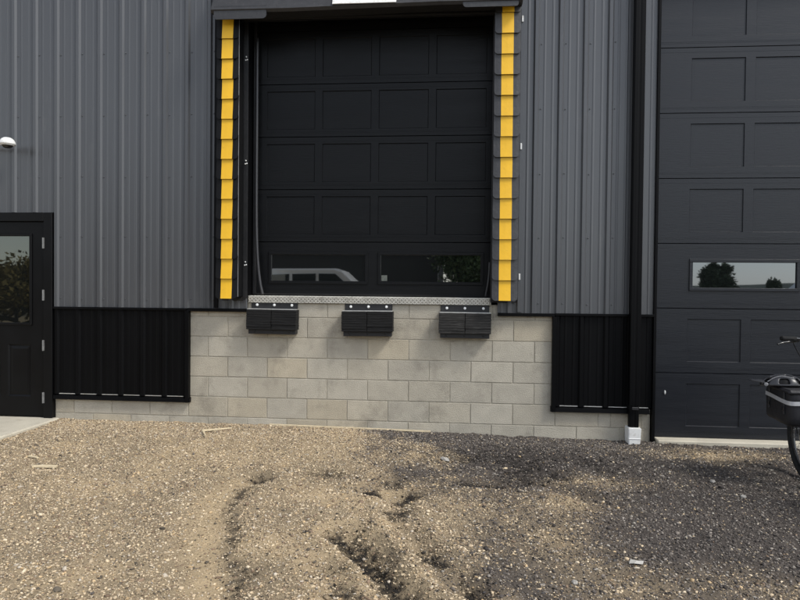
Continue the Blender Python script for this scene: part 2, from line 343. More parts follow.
# loose crushed stone: far too many to count, one object
APX = -2.62
def stones(n, rlo, rhi, ico, x0, x1, y0, y1, seed):
    g = np.random.default_rng(seed)
    x = g.uniform(x0, x1, n); y = y0+(y1-y0)*g.uniform(0, 1, n)
    keep = ~((x < APX-0.01+0.02*g.uniform(-1, 1, n)) & (y > -1.7)) & ~((x > 3.36) & (x < 7.4) & (y > -0.10))
    x, y = x[keep], y[keep]; n = len(x)
    r = rlo*(rhi/rlo)**(g.uniform(0, 1, n)**1.8)
    # fewer loose stones on the packed sandy strip
    d = np.exp(-(pdist(x, y, RUT1)/0.11)**2); k2 = g.uniform(0, 1, n) > 0.6*d; x, y, r = x[k2], y[k2], r[k2]; n = len(x)
    z = height(x, y)
    if ico:
        t = (1+5**0.5)/2
        B = np.array([(-1, t, 0), (1, t, 0), (-1, -t, 0), (1, -t, 0), (0, -1, t), (0, 1, t), (0, -1, -t), (0, 1, -t), (t, 0, -1), (t, 0, 1), (-t, 0, -1), (-t, 0, 1)])/np.hypot(1, t)
        T = np.array([(0, 11, 5), (0, 5, 1), (0, 1, 7), (0, 7, 10), (0, 10, 11), (1, 5, 9), (5, 11, 4), (11, 10, 2), (10, 7, 6), (7, 1, 8), (3, 9, 4), (3, 4, 2), (3, 2, 6), (3, 6, 8), (3, 8, 9), (4, 9, 5), (2, 4, 11), (6, 2, 10), (8, 6, 7), (9, 8, 1)])
    else:
        B = np.array([(1, 0, 0), (-1, 0, 0), (0, 1, 0), (0, -1, 0), (0, 0, 1), (0, 0, -1.)])
        T = np.array([(0, 2, 4), (2, 1, 4), (1, 3, 4), (3, 0, 4), (2, 0, 5), (1, 2, 5), (3, 1, 5), (0, 3, 5)])
    k = len(B)
    P = B[None]*g.uniform(0.65, 1.25, (n, k, 1)) + g.normal(0, 0.12, (n, k, 3))
    P = P*np.stack([g.uniform(0.8, 1.4, n), g.uniform(0.6, 1.0, n), g.uniform(0.35, 0.75, n)], 1)[:, None, :]
    # random tilt and turn
    a = g.uniform(0, 2*np.pi, n); b = g.normal(0, 0.4, n)
    ca, sa, cb, sb = np.cos(a), np.sin(a), np.cos(b), np.sin(b)
    py_, pz = P[:, :, 1]*cb[:, None]-P[:, :, 2]*sb[:, None], P[:, :, 1]*sb[:, None]+P[:, :, 2]*cb[:, None]
    px_ = P[:, :, 0]*ca[:, None]-py_*sa[:, None]; py2 = P[:, :, 0]*sa[:, None]+py_*ca[:, None]
    P = np.stack([px_, py2, pz], 2)*r[:, None, None]
    P[:, :, 0] += x[:, None]; P[:, :, 1] += y[:, None]; P[:, :, 2] += (z+r*g.uniform(0.0, 0.35, n))[:, None]
    P[:, :, 1] = np.minimum(P[:, :, 1], -0.003)
    Fc = (T[None]+(np.arange(n)*k)[:, None, None]).reshape(-1, 3)
    # colours of the single stones
    mm = millings(x, y); dd = shade_damp(x, y)
    palL = np.array([(0.39, 0.32, 0.225), (0.48, 0.40, 0.28), (0.27, 0.215, 0.145), (0.50, 0.43, 0.32), (0.19, 0.14, 0.10), (0.40, 0.36, 0.30), (0.42, 0.32, 0.195), (0.09, 0.078, 0.062)])
    palD = np.array([(0.080, 0.069, 0.061), (0.105, 0.090, 0.079), (0.038, 0.033, 0.030), (0.16, 0.138, 0.118), (0.25, 0.222, 0.192), (0.09, 0.077, 0.066), (0.068, 0.063, 0.060), (0.32, 0.29, 0.245)])
    il = g.choice(8, n, p=[.22, .17, .17, .10, .13, .07, .07, .07]); idk = g.choice(8, n, p=[.22, .2, .16, .15, .085, .09, .055, .04])
    pick = g.uniform(0, 1, n) < mm*0.93+0.02
    c = np.where(pick[:, None], palD[idk]*1.22, palL[il]*np.array([1.26, 1.21, 1.15]))*g.uniform(0.74, 1.16, n)[:, None]
    shade_wet = (g.uniform(0, 1, n) < dd*0.92)  # stones darkened along with the painted rut shade and moist patch
    c = np.where(shade_wet[:, None], c*0.2, c)
    return P.reshape(-1, 3), Fc, np.repeat(c, k, 0)
acc = [stones(200000, 0.0034, 0.0085, False, -3.4, 5.0, -3.75, -0.004, 1), stones(42000, 0.0055, 0.0125, True, -3.3, 4.9, -3.75, -0.02, 2), stones(450, 0.011, 0.020, True, -3.2, 4.8, -3.75, -0.05, 3),
       stones(26000, 0.004, 0.009, False, -3.3, 3.3, -0.55, -0.004, 4)]
off = 0; VV = []; FF = []; CC = []
for P, Fc, c in acc: VV.append(P); FF.append(Fc+off); CC.append(c); off += len(P)
me = raw_mesh('gravel', np.concatenate(VV), np.concatenate(FF), 3, 'gravel', np.concatenate(CC))
tag(link('gravel', me), 'loose crushed stone scattered over the yard', 'gravel', kind='stuff')

def gz(x, y): return float(height(np.array([x], float), np.array([y], float))[0])

# concrete apron by the entry door and sill below the overhead door
mb = MB(); mb.box(-5.4, APX+0.03, -1.62, 0.0, -0.20, 0.066, 0.012)
tag(mb.build('entry_apron', 'concrete'), 'pale concrete slab in front of the black entry door', 'pavement', kind='structure')
mb = MB(); mb.box(3.372, 7.36, -0.115, 0.35, -0.25, 0.034, 0.008)
tag(mb.build('door_sill', 'concrete'), 'pale concrete sill strip under the wide overhead door', 'pavement', kind='structure')

# ------------------------------------------------------------------ the building
bld = tag(empty('warehouse', (0, 0, 0)), 'charcoal metal warehouse with grey block base and black overhead doors', 'building')
EAVE = 5.9; XL, XR = -8.0, 11.0
PITCH, RIB0 = 0.23, -3.074
# rib profile of one period, (x offset from the rib centre, outward depth)
PROF = [(-0.030, 0), (-0.015, 0.019), (0.015, 0.019), (0.030, 0), (0.064, 0), (0.073, 0.003), (0.081, 0.003), (0.090, 0), (0.140, 0), (0.149, 0.003), (0.157, 0.003), (0.166, 0)]
def ribbed(x0, x1, base_y, cols):
    xs = []
    k0 = math.floor((x0-RIB0)/PITCH)-1; k1 = math.ceil((x1-RIB0)/PITCH)+1
    for k in range(k0, k1+1):
        for dx, dy in PROF: xs.append((RIB0+k*PITCH+dx, dy))
    ax = np.array([a for a, b in xs]); ay = np.array([b for a, b in xs])
    cut = sorted({x0, x1} | {a for a in ax if x0 < a < x1} | {c for c in BREAKS if x0 < c < x1})
    mb = MB()
    for a, b in zip(cut, cut[1:]):
        if b-a < 1e-5: continue
        z = cols((a+b)/2)
        if z is None: continue
        ya = base_y-float(np.interp(a, ax, ay)); yb = base_y-float(np.interp(b, ax, ay))
        mb.poly([(a, ya, z[0]), (b, yb, z[0]), (b, yb, z[1]), (a, ya, z[1])], [(0, 1, 2, 3)])
    bmesh.ops.remove_doubles(mb.bm, verts=mb.bm.verts[:], dist=1e-5)
    return mb
ENT = (-3.755, -2.640, 2.178); DOCK = (-0.605, 1.875, 4.585); OVH = (3.345, 7.385, 4.372); BAND = 1.207
BREAKS = [ENT[0], ENT[1], DOCK[0], DOCK[1], OVH[0], OVH[1], -1.218, 2.42]
def up_cols(x):
    for a, b, z in (ENT, DOCK, OVH):
        if a < x < b: return (z, EAVE)
    return (BAND, EAVE)
def low_cols(x):
    if ENT[0] < x < ENT[1] or OVH[0] < x < OVH[1] or -1.218 < x < 2.42: return None
    return (0.316, BAND-0.012)
x = RIB0-0.115-PITCH*21; first = x
screw_me = MB().lathe([(0.0062, 0), (0.0062, 0.002), (0.0042, 0.006), (0.001, 0.007)], 7, Matrix.Rotation(R(90), 4, 'X')).mesh('screw', M['siding'])
while x < XR:
    x1 = min(x+4*PITCH, XR)
    mb = ribbed(x, x1, -0.022, up_cols)
    p = mb.build('siding_panel', 'siding', bld)
    # fastener heads, joined: about two pixels each
    sm = MB()
    k = math.ceil((x-RIB0)/PITCH)
    while RIB0+k*PITCH+0.045 < x1:
        xx = RIB0+k*PITCH+0.045; z0, z1 = up_cols(xx)
        for z in (1.30, 1.93, 2.54, 3.16, 3.78, 4.40, 5.05, 5.7):
            if z > z0+0.03: sm.lathe([(0.0065, 0), (0.0065, 0.003), (0.0042, 0.0065), (0.001, 0.0075)], 7, Matrix.Translation((xx, -0.0225, z+random.uniform(-.006, .006))) @ Matrix.Rotation(R(90), 4, 'X'))
        k += 1
    s = sm.build('screw_heads', 'siding', p); s['kind'] = 'stuff'
    if any(low_cols(x+(i+.5)*(x1-x)/40) for i in range(40)):
        mb = ribbed(x, x1, -0.018, low_cols); mb.build('wainscot_panel', 'black_metal', bld)
    x = x1
# wall core behind the sheeting
mb = MB()
for a, b, z0, z1 in ((XL, ENT[0], 0.25, EAVE), (ENT[0], ENT[1], ENT[2], EAVE), (ENT[1], -1.225, 0.30, EAVE), (-1.225, DOCK[0], 1.18, EAVE), (DOCK[0], DOCK[1], DOCK[2], EAVE), (DOCK[1], 2.425, 1.18, EAVE), (2.425, OVH[0], 0.30, EAVE), (OVH[0], OVH[1], OVH[2], EAVE), (OVH[1], XR, 0.25, EAVE)):
    mb.box(a, b, 0.012, 0.20, z0, z1)
mb.build('wall_core', 'black_metal', bld)
# trims
def trim(x0, x1, y0, y1, z0, z1, m='black_metal', name='trim'): return MB().box(x0, x1, y0, y1, z0, z1, 0.002).build(name, m, bld)
trim(ENT[1]+0.002, -1.22, -0.052, 0.010, 1.190, 1.214, name='band_trim')
trim(-1.218, DOCK[0]-0.002, -0.050, 0.010, 1.184, 1.216, name='band_trim')
trim(DOCK[1]+0.002, 2.418, -0.050, 0.010, 1.176, 1.206, name='band_trim')
trim(2.42, 3.338, -0.052, 0.010, 1.186, 1.210, name='band_trim')
trim(XL, ENT[0]-0.002, -0.052, 0.010, 1.190, 1.214, name='band_trim'); trim(OVH[1]+0.05, XR, -0.052, 0.010, 1.190, 1.214, name='band_trim')
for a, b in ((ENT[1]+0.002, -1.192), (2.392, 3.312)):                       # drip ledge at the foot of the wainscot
    mb = MB(); mb.poly([(a, 0.006, 0.3155), (b, 0.006, 0.3155), (b, -0.046, 0.302), (a, -0.046, 0.302), (b, -0.050, 0.264), (a, -0.050, 0.264), (b, 0.004, 0.262), (a, 0.004, 0.262)],
                       [(0, 1, 2, 3), (3, 2, 4, 5), (5, 4, 6, 7), (0, 3, 5, 7), (1, 6, 4, 2)])
    mb.build('base_trim', 'black_metal', bld)
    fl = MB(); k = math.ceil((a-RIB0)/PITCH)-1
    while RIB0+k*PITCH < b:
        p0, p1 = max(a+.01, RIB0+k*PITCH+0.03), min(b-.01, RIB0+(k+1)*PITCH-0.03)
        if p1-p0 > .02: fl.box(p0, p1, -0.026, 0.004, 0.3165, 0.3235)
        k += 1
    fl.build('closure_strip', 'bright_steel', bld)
trim(-1.234, -1.200, -0.054, 0.008, 0.262, 1.188, name='corner_trim'); trim(2.398, 2.436, -0.054, 0.008, 0.262, 1.174, name='corner_trim')
trim(3.336, 3.362, -0.046, 0.10, 0.0, OVH[2], name='door_jamb'); trim(OVH[1]-0.02, OVH[1]+0.05, -0.052, 0.10, 0.0, OVH[2], name='door_jamb')
trim(3.312, OVH[1]+0.05, -0.058, 0.10, OVH[2]+0.002, OVH[2]+0.07, name='door_header')
trim(-0.945, -0.905, -0.046, 0.0, 1.22, 4.75, name='seal_trim'); trim(2.062, 2.100, -0.05, 0.0, 1.215, 4.75, 'siding', name='seal_trim')
# dock opening returns
trim(DOCK[0]-0.012, DOCK[0]+0.004, -0.040, 0.24, 1.345, DOCK[2], name='opening_jamb'); trim(DOCK[1]-0.004, DOCK[1]+0.012, -0.040, 0.24, 1.345, DOCK[2], name='opening_jamb')
trim(DOCK[0], DOCK[1], -0.04, 0.24, DOCK[2]-0.02, DOCK[2], name='opening_header')
# rest of the shell
MB().box(XL, XL+0.2, 0.21, 14, 0, EAVE).build('side_wall', 'siding', bld); MB().box(XR-0.2, XR, 0.21, 14, 0, EAVE).build('side_wall', 'siding', bld)
MB().box(XL+0.2, XR-0.2, 13.8, 14, 0, EAVE).build('back_wall', 'siding', bld)
mb = MB(); mb.poly([(XL-.3, -.45, EAVE), (XR+.3, -.45, EAVE), (XR+.3, 7, EAVE+1.2), (XL-.3, 7, EAVE+1.2), (XR+.3, 14.4, EAVE), (XL-.3, 14.4, EAVE), (XL-.3, -.45, EAVE+.15), (XR+.3, -.45, EAVE+.15), (XR+.3, 7, EAVE+1.35), (XL-.3, 7, EAVE+1.35), (XR+.3, 14.4, EAVE+.15), (XL-.3, 14.4, EAVE+.15)],
    [(0, 1, 2, 3), (3, 2, 4, 5), (6, 7, 8, 9), (9, 8, 10, 11), (0, 1, 7, 6), (5, 4, 10, 11), (0, 3, 9, 6), (3, 5, 11, 9), (1, 2, 8, 7), (2, 4, 10, 8)])
mb.build('roof', 'roofing', bld)

# block base: every block a piece
bw = MB().box(-2.645, -1.20, 0.0045, 0.20, -0.3, 0.30).box(-1.20, 2.40, 0.0045, 0.21, -0.3, 1.28).box(2.40, 3.33, 0.0045, 0.20, -0.3, 0.30).build('block_wall', 'mortar', bld)
BH, BL = 0.2032, 0.4064; J = 0.0045
cache = {}
def block(x0, x1, z0, z1):
    wd, ht = round(x1-x0, 3), round(z1-z0, 3); var = random.randrange(3); key = (wd, ht, var)
    if key not in cache:
        mb = MB(); mb.box(-wd/2, wd/2, 0, 0.03, -ht/2, ht/2, 0.0022)
        for v in mb.bm.verts: v.co += Vector((random.uniform(-.0007, .0007), 0, random.uniform(-.0007, .0007)))
        cache[key] = mb.mesh('block', 'block')
    link('block', cache[key], bw, ((x0+x1)/2, random.uniform(-0.0016, 0.0012), (z0+z1)/2))
rows = [(-1, 0.930+BH), (0, 0.930), (1, 0.930-BH), (2, 0.930-2*BH), (3, 0.930-3*BH), (4, 0.930-4*BH), (5, 0.930-5*BH)]
for k, z0 in rows:
    z1 = z0+BH; odd = k % 2
    if k == -1: z1 = 1.278
    lo, hi = (-1.2192, 2.4384) if k < 4 else (-2.640, 3.325)
    j = math.floor(lo/BL)-1
    while True:
        a = j*BL+(BL/2 if odd else 0); b = a+BL; j += 1
        if a >= hi: break
        a, b = max(a, lo), min(b, hi)
        if b-a < 0.03: continue
        if k == 4 and 2.84 < a < 3.0: # the cut piece beside the downspout
            block(a+J, a+0.118-J, z0+J, z1-J); block(a+0.118+J, b-J, z0+J, z1-J); continue
        block(a+J, b-J, z0+J, z1-J)

# ------------------------------------------------------------------ sectional doors
def section(name, m, parent, x0, x1, z0, z1, y, holes, dep=0.009, sl=0.006, beads=True):
    """front skin with sloped-edge recesses; holes: list of (a,b,c,d) x0,x1,z0,z1"""
    xs = sorted({x0, x1} | {h[0] for h in holes} | {h[1] for h in holes}); hz = sorted({z0+0.004, z1-0.004} | {h[2] for h in holes} | {h[3] for h in holes})
    mb = MB()
    for a, b in zip(xs, xs[1:]):
        for c, d in zip(hz, hz[1:]):
            if any(h[0] <= (a+b)/2 <= h[1] and h[2] <= (c+d)/2 <= h[3] for h in holes): continue
            mb.poly([(a, y, c), (b, y, c), (b, y, d), (a, y, d)], [(0, 1, 2, 3)])
    for a, b, c, d in holes:
        A = [(a, y, c), (b, y, c), (b, y, d), (a, y, d)]; B = [(a+sl, y+dep, c+sl), (b-sl, y+dep, c+sl), (b-sl, y+dep, d-sl), (a+sl, y+dep, d-sl)]
        mb.poly(A+B, [(i, (i+1) % 4, 4+(i+1) % 4, 4+i) for i in range(4)])
    # tongue at top and bottom, a groove shows between the sections
    for c, s_ in ((z0+0.004, -1), (z1-0.004, 1)):
        mb.poly([(x0, y, c), (x1, y, c), (x1, y+0.014, c+s_*0.0035), (x0, y+0.014, c+s_*0.0035)], [(0, 1, 2, 3)])
    # shallow beads next to the joint
    if beads:
        for zb in (z0+0.040, z0+0.052, z1-0.046): mb.box(x0+.002, x1-.002, y-0.0012, y+0.004, zb, zb+0.0045)
    for a, b in ((x0, x0), (x1, x1)): mb.poly([(a, y, z0), (a, y+0.04, z0), (a, y+0.04, z1), (a, y, z1)], [(0, 1, 2, 3)])
    bmesh.ops.remove_doubles(mb.bm, verts=mb.bm.verts[:], dist=1e-5)
    return mb.build(name, m, parent)
def panel(m, parent, h, y, dep=0.009, sl=0.006, rise=0.0):
    a, b, c, d = h; mb = MB(); g = 0.03
    mb.poly([(a+sl-.001, y+dep+.0005, c+sl-.001), (b-sl+.001, y+dep+.0005, c+sl-.001), (b-sl+.001, y+dep+.0005, d-sl+.001), (a+sl-.001, y+dep+.0005, d-sl+.001),
             (a+sl+g, y+dep-rise+.0002, c+sl+g), (b-sl-g, y+dep-rise+.0002, c+sl+g), (b-sl-g, y+dep-rise+.0002, d-sl-g), (a+sl+g, y+dep-rise+.0002, d-sl-g)],
            [(0, 1, 5, 4), (1, 2, 6, 5), (2, 3, 7, 6), (3, 0, 4, 7), (4, 5, 6, 7)])
    return mb.build('recessed_panel', m, parent)
def window(m, parent, x0, x1, z0, z1, y, fr=0.032, glass='glass', tilt=0.0):
    mb = MB()
    mb.box(x0, x1, y-0.012, y+0.02, z1-fr, z1, 0.004).box(x0, x1, y-0.012, y+0.02, z0, z0+fr, 0.004)
    mb.box(x0, x0+fr, y-0.011, y+0.02, z0+fr-.004, z1-fr+.004, 0.004).box(x1-fr, x1, y-0.011, y+0.02, z0+fr-.004, z1-fr+.004, 0.004)
    f = mb.build('window_frame', m, parent)
    a, b, c, d = x0+fr-.004, x1-fr+.004, z0+fr-.004, z1-fr+.004; q = MB(); N = 10
    vs_ = []
    for i in range(N+1):
        for j_ in range(3):
            s, t = i/N, j_/2
            vs_.append((a+(b-a)*s, y+0.006+tilt*(t-.5)*(d-c)+0.0006*math.sin(s*5), c+(d-c)*t))
    q.poly(vs_, [(i*3+j_, (i+1)*3+j_, (i+1)*3+j_+1, i*3+j_+1) for i in range(N) for j_ in range(2)])
    q.build('window_pane', glass, parent, smooth=True)
    return f

# wide overhead door on the right
od = empty('overhead_door', (0, 0, 0), bld)
OX0, OX1, OY, SH, OZ = 3.364, 7.364, 0.035, 0.617, 0.036
pan_x = [3.672+0.580*i for i in range(6)]
for k in range(7):
    z0 = OZ+k*SH; z1 = z0+SH
    if k == 2:
        holes = [(pan_x[i]+0.008, pan_x[i]+1.012, 1.436, 1.740) for i in (0, 2, 4)]
        section('door_section', 'door', od, OX0, OX1, z0, z1, OY, holes, dep=0.01, sl=0.002)
        for h in holes: window('door', od, *h, OY)
    else:
        holes = [(a, a+0.492, z0+0.108, z1-0.100) for a in pan_x]
        section('door_section', 'door', od, OX0, OX1, z0, z1, OY, holes)
        for h in holes: panel('door', od, h, OY)
MB().box(OX0, OX1, OY+0.05, OY+0.06, 0.03, OVH[2]).build('door_back', 'black_metal', od)
MB().box(OX0, OX1, OY-0.006, OY+0.04, 0.022, 0.044, 0.004).build('bottom_seal', 'rubber', od)
mb = MB(); mb.lathe([(0.016, 0), (0.016, 0.006), (0.010, 0.014), (0.002, 0.015)], 12, Matrix.Translation((3.474, OY, 0.463)) @ Matrix.Diagonal((0.55, 1, 1.3, 1)) @ Matrix.Rotation(R(90), 4, 'X'))
mb.build('lock_cylinder', 'bolt', od)

# dock door, set back in its opening
dd_ = empty('dock_door', (0, 0, 0), bld)
DX0, DX1, DY, DSH, DZ = -0.575, 1.862, 0.150, 0.533, 1.365
dpx = [-0.470+0.575*i for i in range(4)]
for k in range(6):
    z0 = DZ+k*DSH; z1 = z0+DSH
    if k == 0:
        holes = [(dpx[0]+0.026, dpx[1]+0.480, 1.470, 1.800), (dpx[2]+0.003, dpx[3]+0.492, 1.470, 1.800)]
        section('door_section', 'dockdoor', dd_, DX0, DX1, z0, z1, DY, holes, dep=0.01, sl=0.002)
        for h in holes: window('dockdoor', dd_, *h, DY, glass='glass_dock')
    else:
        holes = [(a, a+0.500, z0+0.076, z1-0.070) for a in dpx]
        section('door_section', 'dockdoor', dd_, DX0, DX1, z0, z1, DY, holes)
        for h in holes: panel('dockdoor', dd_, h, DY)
MB().box(DX0, DX1, DY+0.05, DY+0.06, 1.35, DOCK[2]).build('door_back', 'black_metal', dd_)
MB().box(DX0, DX1, DY-0.008, DY+0.04, 1.350, 1.372, 0.004).build('bottom_seal', 'rubber', dd_)
MB().box(DX0-0.022, DX0+0.006, DY-0.045, DY+0.03, 1.36, 4.56, 0.004).build('door_track', 'black_steel', dd_)
MB().box(DX1-0.006, DX1+0.012, DY-0.045, DY+0.03, 1.36, 4.56, 0.004).build('door_track', 'black_steel', dd_)
MB().box(0.722, 0.780, DY+0.0030, DY+0.0040, 1.508, 1.565).build('pane_sticker', 'sticker', dd_)

# entry door
ed = empty('entry_door', (0, 0, 0), bld)
mb = MB(); mb.box(-3.745, -3.655, -0.058, 0.12, 0.068, 2.172, 0.004).box(-2.735, -2.642, -0.058, 0.12, 0.068, 2.172, 0.004).box(-3.655, -2.735, -0.058, 0.12, 2.085, 2.172, 0.004)
mb.build('door_frame', 'entry', ed)
GL = (-3.475, -2.886, 1.029, 1.949)
holes = [GL, (-3.47, -3.22, 0.28, 0.82), (-3.14, -2.89, 0.28, 0.82)]
section('door_leaf', 'entry', ed, -3.652, -2.738, 0.075, 2.082, -0.030, holes, dep=0.014, sl=0.016, beads=False)
for h in holes[1:]: panel('entry', ed, h, -0.030, dep=0.014, sl=0.016, rise=0.005)
window('entry', ed, GL[0]-0.012, GL[1]+0.012, GL[2]-0.012, GL[3]+0.012, -0.032, fr=0.026, glass='glass_entry', tilt=0.01)
hm = MB(); hm.tube([(0, 0, -0.055), (0, 0, 0.055)], 0.0065, 10); hm.box(-0.012, 0.012, 0.004, 0.010, -0.055, 0.055)
hme = hm.mesh('hinge', 'hinge_steel')
for z in (1.862, 1.330, 0.815, 0.277): link('hinge', hme, ed, (-2.733, -0.066, z))
mb = MB(); mb.tube([(-3.59, -0.03, 1.0), (-3.59, -0.085, 1.0), (-3.48, -0.09, 1.0)], 0.010, 8); mb.box(-3.62, -3.56, -0.040, -0.030, 0.93, 1.07, 0.004); mb.build('lever_handle', 'bright_steel', ed)

# ------------------------------------------------------------------ dock edge plate
dp = tag(empty('dock_edge_plate', (0.608, -0.02, 1.28)), 'long bright aluminium tread plate along the dock sill', 'dock plate')
mb = MB(); mb.box(-1.204, 1.204, -0.006, 0.165, 0.056, 0.066, 0.002); mb.build('top_flange', 'plate', dp)
mb = MB(); mb.box(-1.204, 1.204, -0.006, 0.004, -0.002, 0.0555, 0.001); mb.build('front_face', 'plate_dirty', dp)
mb = MB(); i = 0; xx = -1.192
while xx < 1.19:
    for rr in range(3):
        a = R(45) if (i+rr) % 2 else R(-45)
        mt = Matrix.Translation((xx+random.uniform(-.001, .001), -0.0065, 0.009+rr*0.0185)) @ Matrix.Rotation(a, 4, 'Y')
        mb.box(-0.010, 0.010, -0.0022, 0.0022, -0.0034, 0.0034, 0.0, mt)
    for rr in range(3):
        a = R(45) if (i+rr) % 2 else R(-45)
        mt = Matrix.Translation((xx, 0.02+rr*0.022, 0.0665)) @ Matrix.Rotation(a, 4, 'Z')
        mb.box(-0.010, 0.010, -0.0034, 0.0034, -0.002, 0.002, 0.0, mt)
    xx += 0.0185; i += 1
o = mb.build('tread_bars', 'plate', dp); o['kind'] = 'stuff'

# ------------------------------------------------------------------ dock bumpers
def bumper():
    root = empty('dock_bumper')
    MB().box(-0.236, 0.236, -0.012, 0, -0.062, 0.004, 0.002).build('top_bracket', 'black_steel', root)
    MB().box(-0.245, 0.245, -0.118, 0.0, -0.070, -0.0625, 0.0015).build('bracket_leg', 'bright_steel', root)
    b = MB().box(-0.236, 0.236, -0.095, 0, -0.312, -0.246, 0.002).box(-0.236, 0.236, -0.105, -0.0955, -0.256, -0.246, 0.001).build('bottom_bracket', 'black_steel', root)
    for s in (-1, 1):
        c = s*0.126; mb = MB(); z = -0.0712; k = 0
        while z > -0.243:
            h = 0.0245; j = random.uniform(-.003, .003)
            mb.box(c-0.1235+j*.3, c+0.1235+j*.3, -0.126+j, -0.004, z-h+0.0006, z, 0.0025); z -= h; k += 1
        mb.build('rubber_block', 'rubber', root)
    bm_ = MB().lathe([(0.014, 0), (0.014, 0.009), (0.011, 0.014), (0.003, 0.016)], 8, Matrix.Rotation(R(90), 4, 'X')).mesh('bolt', 'bolt')
    bd = MB().lathe([(0.010, 0), (0.010, 0.007), (0.003, 0.011)], 8, Matrix.Rotation(R(90), 4, 'X')).mesh('bolt', 'black_steel')
    for x in (-0.175, 0.0, 0.178):
        link('bolt', bm_, root, (x, -0.012, -0.026)); link('bolt', bd, root, (x, -0.0955, -0.285))
    return root
bp0 = bumper()
for i, (xc, z, tw, lab) in enumerate(((-0.330, 1.282, 0.4, 'black laminated rubber dock bumper under left end of the tread plate'), (0.616, 1.276, -0.3, 'middle black rubber dock bumper with a scuffed left pad'), (1.561, 1.272, 0.2, 'greyest worn rubber dock bumper under right end of the tread plate'))):
    o = bp0 if i == 0 else copy_tree(bp0)
    o.location = (xc, -0.004, z); o.rotation_euler = (0, R(tw), 0)
    tag(o, lab, 'bumper', 'dock bumpers bolted to the block wall')
    if i == 2:
        for ch in o.children:
            if ch.name.startswith('rubber_block'): ch.material_slots[0].link = 'OBJECT'; ch.material_slots[0].material = M['rubber_worn']

# ------------------------------------------------------------------ dock seal pads
def flap_mesh(wd, ht, vm='vinyl'):
    # curved flap with rounded lower corners, standing out at its foot
    mb = MB(); n = 8; rc = 0.034; outl = []
    top = ht; half = wd/2
    pts = [(-half, top), (-half, rc)] + [(-half+rc-rc*math.cos(a), rc-rc*math.sin(a)) for a in [R(q) for q in (20, 45, 70)]] + [(-half+rc, 0), (half-rc, 0)] + [(half-rc+rc*math.sin(a), rc-rc*math.cos(a)) for a in [R(q) for q in (20, 45, 70)]] + [(half, rc), (half, top)]
    def yy(x, z):
        t = 1-z/ht; edge = (abs(x)/half)
        return -(0.006+0.019*t**1.5) + 0.005*edge**3
    # fan strips in z
    zs = sorted({round(p[1], 5) for p in pts} | {ht*0.35, ht*0.6, ht*0.8})
    def hw(z):
        if z >= rc: return half
        return half-rc+math.sqrt(max(0, rc*rc-(rc-z)**2))
    cols = [-1, -0.72, -0.47, 0, 0.47, 0.72, 1]; grid = []
    for z in zs:
        h = hw(z); grid.append([(c*h, yy(c*h, z), z) for c in cols])
    vs_ = [v for r_ in grid for v in r_]; nc = len(cols)
    fs = [(i*nc+j, i*nc+j+1, (i+1)*nc+j+1, (i+1)*nc+j) for i in range(len(zs)-1) for j in range(nc-1)]
    mb.poly(vs_, fs)
    mb.solid(0.004)
    return mb.mesh('flap', vm), yy
FH = 0.235
def side_pad(xc, wd, z0, n, pitch, ymid, lab, vm):
    root = tag(empty('dock_seal_pad', (xc, -0.05, z0)), lab, 'dock seal', 'dock seal pads beside the dock door')
    H = n*pitch+0.10
    MB().box(-wd/2+0.008, wd/2-0.008, ymid+0.052, 0.048, 0.004, H, 0.02).build('foam_core', vm, root)
    MB().box(-wd/2-0.004, wd/2+0.004, 0.012, 0.0495, -0.02, H, 0.003).build('backing_board', 'black_steel', root)
    fm, yy = flap_mesh(wd+0.002, FH, vm)
    q = MB(); sw = 0.055; zz = [0.0, 0.05, 0.12, FH-0.01]
    q.poly([v for z in zz for v in [(-sw, yy(sw, z)-0.0014, z+0.0006), (0, yy(0, z)-0.0022, z+0.0006), (sw, yy(sw, z)-0.0014, z+0.0006)]], [(i*3+j, i*3+j+1, (i+1)*3+j+1, (i+1)*3+j) for i in range(3) for j in range(2)])
    q.poly([(-sw, yy(sw, 0)-0.0014, 0.0006), (0, yy(0, 0)-0.0022, 0.0006), (sw, yy(sw, 0)-0.0014, 0.0006), (sw, yy(sw, 0)+0.004, 0.0004), (0, yy(0, 0)+0.004, 0.0004), (-sw, yy(sw, 0)+0.004, 0.0004)], [(0, 1, 4, 5), (1, 2, 3, 4)])
    ym = q.mesh('stripe', 'yellow')
    for k in range(n):
        f = link('flap', fm, root, (random.uniform(-.0012, .0012), ymid+0.03+random.uniform(-.001, .001), k*pitch))
        f.rotation_euler = (R(random.uniform(-.4, .4)), R(random.uniform(-.3, .3)), R(random.uniform(-.5, .5)))
        link('yellow_stripe', ym, f, (random.uniform(-.0015, .0015), 0, 0))
    return root
lp = side_pad(-0.752, 0.215, 1.318, 14, 0.1930, -0.175, 'vertical dock seal pad left of the dock door, nearly all-black flaps with yellow stripe', 'vinyl_dark')
rp = side_pad(1.926, 0.238, 1.326, 15, 0.1915, -0.175, 'vertical dock seal pad right of the dock door, grey-edged black flaps with yellow stripe', 'vinyl')
